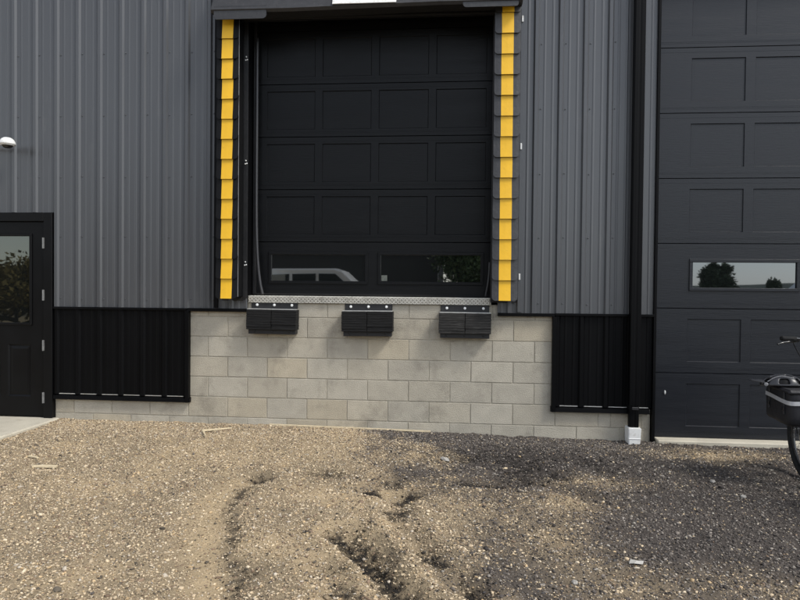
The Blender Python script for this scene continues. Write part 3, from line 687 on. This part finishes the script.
# clips on the outer edge of the right pad and bolts on the inner edge of the left one
for z in (4.01, 2.80, 1.555):
    MB().box(0.141, 0.158, -0.014, 0.0, z-0.030-1.326, z+0.030-1.326, 0.003).build('clip', 'white', rp)
bmh = MB().lathe([(0.0075, 0), (0.0075, 0.006), (0.002, 0.009)], 7, Matrix.Rotation(R(90), 4, 'X')).mesh('bolt', 'bolt')
MB().box(0.108, 0.150, 0.006, 0.0125, 0.0, 2.74, 0.001).build('mounting_angle', 'black_steel', lp)
for z in (3.69, 2.665, 1.66):
    for dx, dz in ((0, 0.022), (0.010, -0.006), (-0.006, -0.010)): link('bolt', bmh, lp, (0.131+dx, 0.006, z+dz-1.318))
MB().tube([(0.1075, ymn, z) for ymn, z in ((-0.142, 0.02), (-0.143, 1.3), (-0.142, 2.72))], 0.0035, 6).build('edge_highlight', 'helmet_grey', lp)  # thin grey line added to paint the highlight on the pad's inner edge

hp = tag(empty('dock_head_pad', (0.590, -0.05, 4.050)), 'dark vinyl head pad of the dock seal above the dock door', 'dock seal')
mb = MB()
prof = [(0.048, 0.03), (-0.235, 0.0), (-0.262, 0.022), (-0.110, 0.36), (0.048, 0.48)]
xs = [-1.475, -1.46, -0.7, 0, 0.7, 1.445, 1.46]
vs_ = []
for i, xx in enumerate(xs):
    sh = 0.985 if i in (0, len(xs)-1) else 1
    for (y_, z_) in prof: vs_.append((xx, y_*sh, z_*sh + (0.012*math.sin(xx*1.7) if z_ < 0.1 else 0)))
npf = len(prof)
fs = [(i*npf+j, (i+1)*npf+j, (i+1)*npf+(j+1) % npf, i*npf+(j+1) % npf) for i in range(len(xs)-1) for j in range(npf)]
fs += [tuple(range(npf))[::-1], tuple((len(xs)-1)*npf+j for j in range(npf))]
mb.poly(vs_, fs); mb.build('head_core', 'vinyl', hp)
def corner_flap(x0, x1, z0, z1, r_in, side):
    # hangs down at the pad corner; rounded towards the opening
    n = 6; o = [(x0, z1), (x0, z0 if side > 0 else z0+0.0)]
    if side < 0: o = [(x0, z1), (x0, z0+r_in)] + [(x0+r_in-r_in*math.cos(R(a)), z0+r_in-r_in*math.sin(R(a))) for a in (22, 45, 68, 90)] + [(x1-r_in*.6, z0)] + [(x1-.6*r_in+.6*r_in*math.sin(R(a)), z0+.6*r_in-.6*r_in*math.cos(R(a))) for a in (30, 60, 90)] + [(x1, z1)]
    else: o = [(x0, z1), (x0, z0+.02), (x0+.02, z0), (x1-r_in, z0)] + [(x1-r_in+r_in*math.sin(R(a)), z0+r_in-r_in*math.cos(R(a))) for a in (22, 45, 68, 90)] + [(x1, z1)]
    mb = MB(); mb.prism([(a-0.590, b-4.050) for a, b in o], -0.252, -0.240)
    return mb.build('corner_flap', 'vinyl', hp)
corner_flap(-0.855, -0.345, 3.975, 4.10, 0.035, 1); corner_flap(1.505, 2.012, 4.026, 4.14, 0.035, -1)
MB().box(-1.44, 1.44, -0.05, 0.0, 0.0, 0.02, 0.002).build('bottom_rail', 'black_steel', hp)
sg = MB().box(0, 0.600, -0.004, 0.004, 0, 0.26, 0.001).build('sign_plate', 'white', None, loc=(0.290, -0.322, 4.080)); sg.rotation_euler = (R(-24), 0, 0)
tag(sg, 'white rectangular plate on the head pad above the dock door', 'sign')

# cables hanging beside the dock door
mb = MB(); pts = [(-0.552, 0.085, 3.95), (-0.551, 0.080, 3.4), (-0.552, 0.078, 2.6), (-0.549, 0.075, 2.1), (-0.535, 0.07, 1.75), (-0.510, 0.07, 1.5), (-0.480, 0.075, 1.36)]
def smooth_pts(p, n=6):
    p = [Vector(q) for q in p]; out = []
    for i in range(len(p)-1):
        a, b, c, d = p[max(i-1, 0)], p[i], p[i+1], p[min(i+2, len(p)-1)]
        for k in range(n):
            t = k/n; out.append(0.5*((2*b)+(c-a)*t+(2*a-5*b+4*c-d)*t*t+(3*b-a-3*c+d)*t**3))
    return out+[p[-1]]
mb.tube(smooth_pts(pts), 0.0155, 10)
tag(mb.build('hanging_hose', 'hose', smooth=True), 'long black hose hanging down the left edge of the dock door', 'hose')
mb = MB(); mb.tube(smooth_pts([(1.800, 0.09, 1.70), (1.798, 0.085, 1.60), (1.785, 0.08, 1.48), (1.765, 0.085, 1.362)]), 0.011, 8)
tag(mb.build('door_strap', 'vinyl', smooth=True), 'short dark strap end hanging at the lower right of the dock door', 'strap')

# ------------------------------------------------------------------ downspout
ds = tag(empty('downspout', (3.150, 0, 0)), 'black square downspout with white foot between siding and overhead door', 'downspout')
def square_pipe(hw, y0, y1, z0, z1):
    fr = [(-hw, y1), (-hw, y0+.006), (-hw+.006, y0), (-.012, y0), (-.007, y0+.003), (.007, y0+.003), (.012, y0), (hw-.006, y0), (hw, y0+.006), (hw, y1)]
    mb = MB(); A = [mb.bm.verts.new((x, y, z0)) for x, y in fr]; B = [mb.bm.verts.new((x, y, z1)) for x, y in fr]; m_ = len(fr)
    for k in range(m_): mb.bm.faces.new((A[k], A[(k+1) % m_], B[(k+1) % m_], B[k]))
    mb.bm.faces.new(A[::-1]); mb.bm.faces.new(B)
    return mb
square_pipe(0.048, -0.128, -0.0535, 0.36, 5.75).build('pipe', 'black_metal', ds)
square_pipe(0.043, -0.122, -0.058, 0.13, 0.372).build('lower_pipe', 'black_metal', ds)
MB().box(-0.030, 0.030, -0.150, -0.136, 0.318, 0.345, 0.004).build('cleanout_tab', 'black_steel', ds)
MB().box(-0.070, 0.070, -0.139, -0.0525, 4.6, 4.63, 0.002).build('strap', 'black_metal', ds)
mb = MB(); t_, b_ = 0.0585, 0.050
mb.poly([(-t_, -0.150, 0.150), (t_, -0.150, 0.150), (t_, -0.010, 0.150), (-t_, -0.010, 0.150), (-b_, -0.138, -0.10), (b_, -0.138, -0.10), (b_, -0.014, -0.10), (-b_, -0.014, -0.10)], [(0, 1, 2, 3), (0, 4, 5, 1), (1, 5, 6, 2), (2, 6, 7, 3), (3, 7, 4, 0), (4, 7, 6, 5)])
bmesh.ops.bevel(mb.bm, geom=mb.bm.edges[:], offset=0.006, segments=2, affect='EDGES')
ft = mb.build('foot', 'white', ds); MB().box(-0.056, 0.056, -0.1485, -0.012, 0.045, 0.052, 0.002).build('foot_ring', 'white', ft)

# ------------------------------------------------------------------ dome fixture on the wall
dc = tag(empty('dome_camera', (-3.015, -0.20, 2.845)), 'small white dome camera on an arm above the entry door', 'camera')
mb = MB(); mb.lathe([(0.072, -0.012), (0.074, 0.0), (0.068, 0.022), (0.055, 0.042), (0.034, 0.056), (0.010, 0.061)], 24); mb.build('shroud', 'white', dc, smooth=True)
mb = MB(); mb.lathe([(0.008, -0.047), (0.028, -0.044), (0.044, -0.034), (0.052, -0.018), (0.054, -0.011)], 20); dm = mb.build('dome', 'dark_glass_dome', dc, smooth=True)
mb = MB(); mb.lathe([(0.054, -0.020), (0.062, -0.020), (0.062, -0.0125), (0.054, -0.0125)], 20); mb.build('dome_ring', 'white', dc)
mb = MB(); mb.tube(smooth_pts([(-0.05, 0.01, 0.012), (-0.12, 0.03, 0.004), (-0.22, 0.08, -0.004), (-0.27, 0.155, -0.006)]), 0.017, 10); mb.build('arm', 'white', dc, smooth=True)
MB().lathe([(0.055, 0), (0.055, 0.014), (0.045, 0.022)], 18, Matrix.Translation((-0.275, 0.176, -0.006)) @ Matrix.Rotation(R(90), 4, 'X')).build('wall_plate', 'white', dc)

# ------------------------------------------------------------------ small things on the ground
def slat(x0, y0, x1, y1, wd, th, lab, lift=0.006, m='wood', cat='wood scrap', name='wood_lath', base=None):
    a = Vector((x0, y0, gz(x0, y0)+lift)); b = Vector((x1, y1, gz(x1, y1)+lift)); d = (b-a); L = d.length
    q = d.to_track_quat('X', 'Z'); mb = MB(); n = 8; vs_ = []
    for i in range(n+1):
        t = i/n*L; bow = 0.004*math.sin(i/n*3.1)
        for yy_, zz_ in ((-wd/2, 0), (wd/2, 0), (wd/2, th), (-wd/2, th)): vs_.append((t, yy_+bow, zz_))
    fs = [(i*4+j, (i+1)*4+j, (i+1)*4+(j+1) % 4, i*4+(j+1) % 4) for i in range(n) for j in range(4)] + [(3, 2, 1, 0), (n*4, n*4+1, n*4+2, n*4+3)]
    mb.poly(vs_, fs); o = mb.build(name, m); o.location = a; o.rotation_mode = 'QUATERNION'; o.rotation_quaternion = q
    if lab: tag(o, lab, cat)
    return o
slat(-0.36, -0.05, 1.24, -0.045, 0.016, 0.014, 'long thin wooden lath lying along the foot of the block wall', lift=0.008)
st = tag(empty('splintered_stick', (-0.92, -0.36, gz(-0.92, -0.36)+0.014)), 'splintered V-shaped piece of pale wood lying before the block wall', 'wood scrap')
for (dx, dy, L, rz) in ((0.0, 0.0, 0.27, 30), (0.0, 0.0, 0.24, -62)):
    mb = MB(); mb.poly([(0, -.011, 0.004), (L, -.004, 0.010), (L, .005, 0.010), (0, .011, 0.004), (0, -.010, 0.020), (L, -.003, 0.018), (L, .004, 0.018), (0, .010, 0.020)], [(3, 2, 1, 0), (4, 5, 6, 7), (0, 1, 5, 4), (1, 2, 6, 5), (2, 3, 7, 6), (3, 0, 4, 7)])
    o = mb.build('splinter', 'wood', st); o.rotation_euler = (0, 0, R(rz))
slat(-1.78, -1.56, -1.61, -1.52, 0.035, 0.012, 'short pale wood chip lying in the tan gravel at the left', lift=0.008, name='wood_chip')
slat(-2.0, -1.30, -1.9, -1.33, 0.02, 0.01, 'smallest wood splinter in the tan gravel near the concrete slab', lift=0.008, name='wood_chip')
def rock(x, y, r, m, lab, flat=0.6):
    mb = MB(); bmesh.ops.create_icosphere(mb.bm, subdivisions=2, radius=r)
    for v in mb.bm.verts:
        n = v.co.normalized(); f = 1+0.22*math.sin(n.x*5+x*9)*math.cos(n.y*4+y*7)+random.uniform(-.07, .07)
        v.co = Vector((v.co.x*f*1.25, v.co.y*f*0.85, v.co.z*f*flat))
    o = mb.build('rock', m, loc=(x, y, gz(x, y)+r*flat*0.45)); o.rotation_euler = (random.uniform(-.2, .2), random.uniform(-.2, .2), random.uniform(0, 3))
    return tag(o, lab, 'rock')
rock(1.39, -0.99, 0.036, 'stone_pale', 'grey white rock lying alone in front of the middle of the wall', 0.45)
rock(3.42, -1.22, 0.022, 'stone_pale', 'pale stone on dark millings in front of the overhead door')
rock(3.47, -1.60, 0.022, 'stone_pale', 'pale stone in the dark gravel nearest the bicycle wheel')
rock(2.05, -3.00, 0.018, 'stone_pale', 'pale stone at the lower edge of the yard')
mb = MB(); mb.poly([(-.034, -.016, 0), (-.008, -.019, .006), (.032, -.013, .002), (.036, .010, .008), (.006, .018, .001), (-.030, .014, .007), (.0, .0, .009)], [(0, 1, 6), (1, 2, 6), (2, 3, 6), (3, 4, 6), (4, 5, 6), (5, 0, 6)]); mb.solid(0.0015)
sc = mb.build('paper_scrap', 'scrap', loc=(2.40, -2.80, gz(2.40, -2.80)+0.010)); sc.rotation_euler = (R(10), R(-5), R(-22))
tag(sc, 'small white scrap lying on the dark gravel', 'litter')

# ------------------------------------------------------------------ bicycle facing the wall
BX, BY = 4.17, -1.10; BZ = gz(BX, BY)
bk = tag(empty('bicycle', (BX, BY, BZ)), 'black bicycle standing in front of the wide overhead door', 'bicycle')
bk.rotation_euler = (0, 0, R(90-6)); WR = 0.345
# local: +x forwards (to the wall), y left; origin below the front axle
def wheel(xc, name='wheel'):
    t = MB(); N = 64
    t.tube([(xc+(WR-0.027)*math.cos(2*math.pi*k/N), 0, WR+(WR-0.027)*math.sin(2*math.pi*k/N)) for k in range(N)], 0.0275, 12, closed=True)
    # tread knobs
    for k in range(N*2):
        a = 2*math.pi*k/(N*2); sgn = 1 if k % 2 else -1
        mt = Matrix.Translation((xc+(WR-.002)*math.cos(a), 0.009*sgn, WR+(WR-.002)*math.sin(a))) @ Matrix.Rotation(-a, 4, 'Y')
        t.box(-.004, .004, -.006, .006, -.005, .005, 0, mt)
    wh = t.build(name, 'tyre', bk)
    r_ = MB(); r_.tube([(xc+(WR-0.060)*math.cos(2*math.pi*k/48), 0, WR+(WR-0.060)*math.sin(2*math.pi*k/48)) for k in range(48)], 0.0115, 8, closed=True); r_.build('rim', 'bike_black', wh)
    s_ = MB()
    for k in range(28):
        a = 2*math.pi*k/28; b = a+(0.9 if k % 4 < 2 else -0.9); sy = 0.03 if k % 2 else -0.03
        s_.tube([(xc+0.024*math.cos(b), sy, WR+0.024*math.sin(b)), (xc+(WR-.06)*math.cos(a), 0, WR+(WR-.06)*math.sin(a))], 0.0014, 5)
    s_.build('spokes', 'alloy', wh)['kind'] = 'stuff'
    h_ = MB(); h_.tube([(xc, -.05, WR), (xc, -.034, WR), (xc, -.03, WR), (xc, .03, WR), (xc, .034, WR), (xc, .05, WR)], [.012, .024, .018, .018, .024, .012], 12); h_.build('hub', 'alloy', wh)
    d_ = MB(); d_.tube([(xc, .036, WR), (xc, .038, WR)], [.08, .08], 28); d_.build('brake_disc', 'alloy', wh)
    return wh
wheel(0.0); wheel(-1.08)
hx, hz, sx, sz, bx_, bz_ = -0.20, 0.90, -0.87, 0.80, -0.64, 0.29
mb = MB(); mb.tube([(hx+.03, 0, hz-.10), (hx, 0, hz)], .022, 10); mb.tube([(hx+.005, 0, hz-.01), (sx+.02, 0, sz-.05)], .016, 10); mb.tube([(hx+.025, 0, hz-.09), (bx_, 0, bz_)], .019, 10); mb.tube([(bx_, 0, bz_), (sx, 0, sz)], .016, 10)
for s in (-1, 1): mb.tube([(bx_, s*.03, bz_), (-1.08, s*.065, WR)], .011, 8); mb.tube([(sx+.01, s*.012, sz-.05), (-1.08, s*.065, WR)], .009, 8)
mb.tube([(bx_, -.045, bz_), (bx_, .045, bz_)], .023, 12); mb.build('frame', 'bike_black', bk, smooth=True)
mb = MB(); mb.tube([(hx+.03, 0, hz-.10), (hx+.045, 0, hz-.15)], .024, 10)
for s in (-1, 1): mb.tube([(hx+.045, 0, hz-.15), (hx+.05, s*.05, hz-.17), (-.07, s*.06, .52), (0, s*.056, WR)], [.016, .016, .013, .010], 8)
mb.build('fork', 'bike_black', bk, smooth=True)
mb = MB(); mb.tube([(hx, 0, hz), (hx-.03, 0, hz+.13), (hx+.04, 0, hz+.19)], .016, 10); mb.build('stem', 'bike_black', bk, smooth=True)
hb = MB(); hb.tube(smooth_pts([(hx-.08, -.30, hz+.215), (hx-.01, -.17, hz+.21), (hx+.04, -.05, hz+.19), (hx+.04, .05, hz+.19), (hx-.01, .17, hz+.21), (hx-.08, .30, hz+.215)]), .0125, 10)
hbo = hb.build('handlebar', 'bike_black', bk, smooth=True)
for s in (-1, 1):
    MB().tube([(hx-.085, s*.315, hz+.215), (hx-.083, s*.31, hz+.215), (hx-.045, s*.235, hz+.212), (hx-.03, s*.20, hz+.211)], [.015, .0185, .0165, .0165], 12).build('grip', 'rubber', hbo, smooth=True)
    MB().tube(smooth_pts([(hx-.005, s*.17, hz+.195), (hx+.04, s*.20, hz+.185), (hx+.015, s*.27, hz+.175), (hx-.01, s*.31, hz+.165)]), [.010]*6+[.008]*7+[.006]*6, 8).build('brake_lever', 'bike_black', hbo, smooth=True)
    MB().tube(smooth_pts([(hx+.03, s*.18, hz+.19), (hx+.16, s*.13, hz+.15), (hx+.14, s*.05, hz-.02), (hx+.05, s*.03, hz-.12)]), .0035, 6).build('brake_cable', 'rubber', hbo, smooth=True)
MB().box(hx+.05, hx+.12, -.045, .045, hz+.03, hz+.12, .012).build('front_light', 'bike_black', bk)
mb = MB(); mb.tube([(sx, 0, sz), (sx-.06, 0, sz+.18)], .0135, 8); mb.build('seat_post', 'alloy', bk)
mb = MB(); prof = [(-.14, .075, .012), (-.10, .08, .02), (-.02, .05, .01), (.06, .025, 0), (.13, .018, -.006)]; vs_ = []
for (px_, hw_, dz_) in prof:
    for c, zz_ in ((-1, -.02), (-.7, .006), (0, .014), (.7, .006), (1, -.02)): vs_.append((sx-.06+px_, c*hw_, sz+.205+dz_+zz_))
mb.poly(vs_, [(i*5+j, i*5+j+1, (i+1)*5+j+1, (i+1)*5+j) for i in range(4) for j in range(4)]+[(0, 5, 10, 15, 20, 24, 19, 14, 9, 4)]); mb.build('saddle', 'vinyl', bk, smooth=True)
mb = MB(); mb.tube([(bx_, -.055, bz_), (bx_, -.06, bz_)], .095, 30); mb.build('chainring', 'bike_black', bk)
for s, a in ((-1, 0.5), (1, 3.64)):
    c = MB().tube([(bx_, s*.07, bz_), (bx_+.17*math.cos(a), s*.08, bz_+.17*math.sin(a))], .011, 8).build('crank', 'alloy', bk)
    MB().box(bx_+.17*math.cos(a)-.045, bx_+.17*math.cos(a)+.045, min(s*.085, s*.175), max(s*.085, s*.175), bz_+.17*math.sin(a)-.011, bz_+.17*math.sin(a)+.011, .004).build('pedal', 'bike_black', c)
mb = MB(); mb.tube([(bx_, -.058, bz_+.093), (-1.08, -.05, WR+.04)], .005, 6); mb.tube([(bx_, -.058, bz_-.093), (-1.08, -.05, WR-.04)], .005, 6); mb.build('chain', 'black_steel', bk)
mb = MB()                                                              # front rack
for s in (-1, 1): mb.tube([(-.02, s*.07, .36), (-.10, s*.085, .73), (.16, s*.085, .73), (0.02, s*.07, .36)], .005, 6)
for q in (-.09, 0.03, .15): mb.tube([(q, -.085, .73), (q, .085, .73)], .005, 6)
mb.build('front_rack', 'bike_black', bk)
mb = MB(); mb.tube([(-.62, .04, .27), (-.60, .20, 0.005)], .009, 8); mb.build('kickstand', 'alloy', bk)

# pannier: soft box on the left of the front wheel
pn = tag(empty('pannier_bag', (BX, BY, BZ)), 'black pannier bag with a silver reflective stripe on the bicycle', 'bag'); pn.rotation_euler = (0, 0, R(84))
mb = MB()
def soft(x0, x1, y0, y1, z0, z1, taper=0.008):
    r = []
    mb.box(x0, x1, y0, y1, z0, z1)
    bmesh.ops.subdivide_edges(mb.bm, edges=mb.bm.edges[:], cuts=7, use_grid_fill=True)
    cx_, cy_, cz_ = (x0+x1)/2, (y0+y1)/2, (z0+z1)/2
    for v in mb.bm.verts:
        u_ = [(v.co.x-cx_)/(x1-x0)*2, (v.co.y-cy_)/(y1-y0)*2, (v.co.z-cz_)/(z1-z0)*2]
        k = 1/max(1e-6, (abs(u_[0])**9+abs(u_[1])**9+abs(u_[2])**9)**(1/9)) * max(abs(q) for q in u_) if any(u_) else 1
        t = 1-taper*(1-u_[2])*1.0
        v.co = Vector((cx_+(v.co.x-cx_)*k*t+.004*math.sin(v.co.z*31), cy_+(v.co.y-cy_)*k*t+.004*math.sin(v.co.x*23), cz_+(v.co.z-cz_)*k))
soft(-.36, .10, .06, .280, .475, .745)
mb.build('bag_body', 'bag', pn, smooth=True)
mb = MB()
ring = []
for k in range(96):
    a = 2*math.pi*k/96; ca, sa = math.cos(a), math.sin(a); kk = (abs(ca)**9+abs(sa)**9)**(-1/9)
    ring.append((-.13+.2365*ca*kk, .170+.1170*sa*kk))
vs_ = []
for k, (x_, y_) in enumerate(ring):
    zz_ = .645+.006*math.sin(k*.13); vs_ += [(x_, y_, zz_), (x_, y_, zz_+.030)]
mb.poly(vs_, [(2*k, 2*((k+1) % 96), 2*((k+1) % 96)+1, 2*k+1) for k in range(96)]); mb.build('reflective_stripe', 'reflective', pn, smooth=True)
MB().box(-.364, .104, .056, .286, .712, .748, .014).build('lid', 'bag', pn)
for xb in (-.27, .0):
    b_ = MB().box(xb-.012, xb+.012, .279, .2865, .56, .72, .002).build('strap', 'vinyl', pn); MB().box(xb-.016, xb+.016, .286, .294, .585, .615, .003).build('buckle', 'bike_black', b_)
b_ = MB().box(-.3675, -.3595, .155, .18, .56, .72, .002).build('strap', 'vinyl', pn); MB().box(-.375, -.367, .151, .184, .585, .615, .003).build('buckle', 'bike_black', b_)

# helmet on top of the bag, visor towards the left of the picture
hl = tag(empty('bicycle_helmet', (3.925, -1.20, BZ+0.750)), 'black vented bicycle helmet lying on top of the pannier bag', 'helmet'); hl.rotation_euler = (R(4), R(3), R(160))
mb = MB(); nu, nv = 24, 8; vs_ = []
def hpt(a, e, s=1.0):
    fl = 1+0.10*math.cos(a)*math.cos(e)                       # a little longer at the tail
    return (.145*math.cos(a)*math.cos(e)*s*fl, .098*math.sin(a)*math.cos(e)*s, .088*math.sin(e)*s)
for j in range(nv+1):
    for i in range(nu): vs_.append(hpt(2*math.pi*i/nu, j/nv*0.97*math.pi/2))
fs = []
for j in range(nv):
    for i in range(nu):
        if (j in (1, 2, 3) and i % 4 in (1, 2)) or (j in (5, 6) and i % 6 in (1, 2)): continue       # vents
        fs.append((j*nu+i, j*nu+(i+1) % nu, (j+1)*nu+(i+1) % nu, (j+1)*nu+i))
mb.poly(vs_, fs); mb.solid(0.018); sh_ = mb.build('shell', 'helmet', hl, smooth=True); md = sh_.modifiers.new('round', 'SUBSURF'); md.levels = 1; md.render_levels = 2
MB().poly([hpt(2*math.pi*i/16, e, .86) for e in (0, .5, 1.0, 1.5) for i in range(16)], [(j*16+i, j*16+(i+1) % 16, (j+1)*16+(i+1) % 16, (j+1)*16+i) for j in range(3) for i in range(16)]).build('liner', 'vinyl_dark', hl, smooth=True)
mb = MB()
for sg_ in (-1, 1): mb.tube(smooth_pts([hpt(sg_*a, e, 1.015) for a, e in ((.75, .35), (1.0, .75), (1.5, .95), (2.2, .7))]), [.0042]*19, 6)
mb.build('rib_trim', 'helmet_grey', hl, smooth=True)
mb = MB(); mb.poly([(.118, -.080, .022), (.118, .080, .022), (.130, 0, .044), (.215, -.042, .040), (.215, .042, .040), (.228, 0, .046)], [(0, 2, 5, 3), (2, 1, 4, 5)]); mb.solid(0.004); mb.build('visor', 'helmet', hl)
MB().lathe([(.014, 0), (.014, .006), (.008, .009)], 12, Matrix.Translation((.118, .072, .012)) @ Matrix.Rotation(R(-90), 4, 'X')).build('visor_screw', 'helmet_grey', hl)

# ------------------------------------------------------------------ across the yard (seen as reflections in the panes)
def tree(x, y, h, rx, rz, trunk_h, m, lab, n=3800, seed=1, boxy=0.0, leaf=0.16):
    g = np.random.default_rng(seed); z0 = gz(x, y)
    root = tag(empty('tree', (x, y, z0)), lab, 'tree', 'trees across the yard')
    mb = MB(); mb.tube(smooth_pts([(0, 0, -.1), (0.05, 0, trunk_h*.5), (-.04, .05, trunk_h), (.02, 0, h*.75)], 4), [max(.02, rx*.07*(1-i/14)) for i in range(13)], 8)
    for k in range(7):
        a = k*2.4; zz_ = trunk_h*.8+(h-trunk_h)*.08*k
        mb.tube(smooth_pts([(0, 0, zz_), (.4*rx*math.cos(a), .4*rx*math.sin(a), zz_+.12*h), (.75*rx*math.cos(a), .75*rx*math.sin(a), zz_+.2*h)], 3), [rx*.03*(1-i/9) for i in range(7)], 5)
    mb.build('trunk', 'bark', root, smooth=True)
    cl = 26; cen = g.normal(0, 1, (cl, 3)); cen /= np.linalg.norm(cen, axis=1)[:, None]; cen *= g.uniform(.35, .85, (cl, 1))
    if boxy: cen = np.clip(cen*1.45, -.85, .85)
    k = g.integers(0, cl, n); P = cen[k]+g.normal(0, .17, (n, 3)); P = P*np.array([rx, rx, rz]); P[:, 2] += (trunk_h+h)/2
    A = g.normal(0, 1, (n, 3)); A /= np.linalg.norm(A, axis=1)[:, None]; B = np.cross(A, g.normal(0, 1, (n, 3))); B /= np.linalg.norm(B, axis=1)[:, None]
    s = leaf*g.uniform(.6, 1.4, (n, 1)); Q = np.stack([P-A*s, P+B*s*.55, P+A*s, P-B*s*.55], 1).reshape(-1, 3)
    link('crown', raw_mesh('crown', Q, np.arange(n*4).reshape(-1, 4), 4, m), root)
tree(25.6, -52, 3.9, 1.12, 1.5, 0.5, 'leaf', 'dense square dark green tree across the yard', 12000, 5, 1.0, .16)
tree(28.9, -50, 2.9, .65, .95, .5, 'leaf', 'low round shrub right of the square tree across the yard', 2500, 6)
tree(2.6, -34, 6.6, 2.4, 2.9, 1.2, 'leaf', 'green tree beside the dark barn across the yard', 16000, 7, 0, .13)
tree(-13.5, -14, 2.7, 3.0, 1.15, .4, 'leaf_dry', 'yellow brown bushy tree across from the entry door', 14000, 8, 0, .09)
tree(-18.5, -17, 3.1, 2.6, 1.3, .5, 'leaf', 'green bushy tree behind the yellow brown one', 12000, 9, 0, .09)
brn = tag(empty('dark_barn', (-14, -38, 0)), 'dark board barn across the yard behind the silver car', 'building')
MB().box(-16, 14.2, -8, 0, -.2, 7.5).build('wall', 'barn', brn)
mb = MB(); mb.poly([(-16.4, .4, 7.4), (14.6, .4, 7.4), (14.6, -4, 10), (-16.4, -4, 10), (14.6, -8.4, 7.4), (-16.4, -8.4, 7.4)], [(0, 1, 2, 3), (3, 2, 4, 5), (0, 3, 5), (1, 4, 2)]); mb.build('roof', 'roofing', brn)
MB().box(14.25, 14.6, .0, .35, -.2, 7.2).build('corner_post', 'siding', brn)
# distant land
mb = MB(); N = 60; vs_ = []
for i in range(N+1):
    a = R(100+i*160/N+90-10); r_ = 420
    vs_ += [(1+r_*math.cos(a), -r_*abs(math.sin(a)) if False else r_*math.sin(a), -3), (1+(r_+60)*math.cos(a), (r_+60)*math.sin(a), 4+7*fbm(np.array([i*.37]), np.array([2.0]), 1, 5)[0]), (1+(r_+160)*math.cos(a), (r_+160)*math.sin(a), -3)]
mb.poly(vs_, [(i*3+j, (i+1)*3+j, (i+1)*3+j+1, i*3+j+1) for i in range(N) for j in range(2)])
tag(mb.build('hills', 'grass', smooth=True), 'low hills on the horizon behind the yard', 'hills', kind='structure')
# silver car parked across the yard
cr = tag(empty('parked_car', (-3.0, -15.2, 0.02)), 'silver estate car parked across the yard', 'car')
Lc, Wc = 5.1, 0.95
side = [(-2.55, .45), (-2.58, .95), (-2.45, 1.25), (-2.30, 1.32), (-2.05, 1.95), (-1.6, 2.08), (.35, 2.10), (.62, 2.02), (1.25, 1.50), (2.25, 1.38), (2.5, 1.15), (2.56, .5)]
mb = MB(); vs_ = []
for yv, k in ((-Wc, 0.97), (-Wc*.98, 1.0), (0, 1.012), (Wc*.98, 1.0), (Wc, 0.97)):
    for (px_, pz_) in side:
        inn = 0.86 if pz_ > 1.45 else 1.0
        vs_.append((px_*(1 if k == 1 else .995), yv*inn, .45+(pz_-.45)*k))
n_ = len(side)
mb.poly(vs_, [(i*n_+j, i*n_+j+1, (i+1)*n_+j+1, (i+1)*n_+j) for i in range(4) for j in range(n_-1)] + [tuple(range(n_)), tuple(4*n_+j for j in range(n_))[::-1]] + [(i*n_, (i+1)*n_, (i+1)*n_+n_-1, i*n_+n_-1) for i in range(4)])
mb.build('body', 'silver', cr)
for s in (-1, 1):
    for outl in ([(-2.02, 1.42), (-1.86, 1.86), (-1.05, 1.90), (-1.05, 1.42)], [(-.95, 1.42), (-.95, 1.90), (-.25, 1.92), (-.25, 1.42)], [(-.15, 1.42), (-.15, 1.92), (.40, 1.92), (.95, 1.47), (.95, 1.42)]):
        q = MB(); q.prism(outl, s*(Wc*.87), s*(Wc*.87+.03)) ; q.build('side_window', 'car_glass', cr)
    for xw in (-1.6, 1.6):
        t = MB(); t.tube([(xw, s*.72, .36), (xw, s*.74, .36), (xw, s*.95, .36), (xw, s*.97, .36)], [.33, .36, .36, .33], 24); t.build('wheel', 'tyre', cr)
    MB().box(2.40, 2.56, min(s*.55, s*.9), max(s*.55, s*.9), .85, 1.05, .02).build('headlight', 'white', cr)
tr = tag(empty('parked_trailer', (29.0, -45.5, 0.0)), 'white box trailer parked far across the yard', 'trailer')
MB().box(-.6, 4.4, -1.05, 1.05, .55, 1.75, .04).build('box_body', 'white', tr)
MB().prism([(-.6, 1.75), (.9, 1.76), (.5, 2.35), (.2, 2.4)], -.9, .9).build('nose', 'white', tr)
for s in (-1, 1):
    for xw in (1.6, 2.5): MB().tube([(xw, s*.85, .34), (xw, s*.87, .34), (xw, s*1.06, .34), (xw, s*1.08, .34)], [.30, .34, .34, .30], 20).build('wheel', 'tyre', tr)
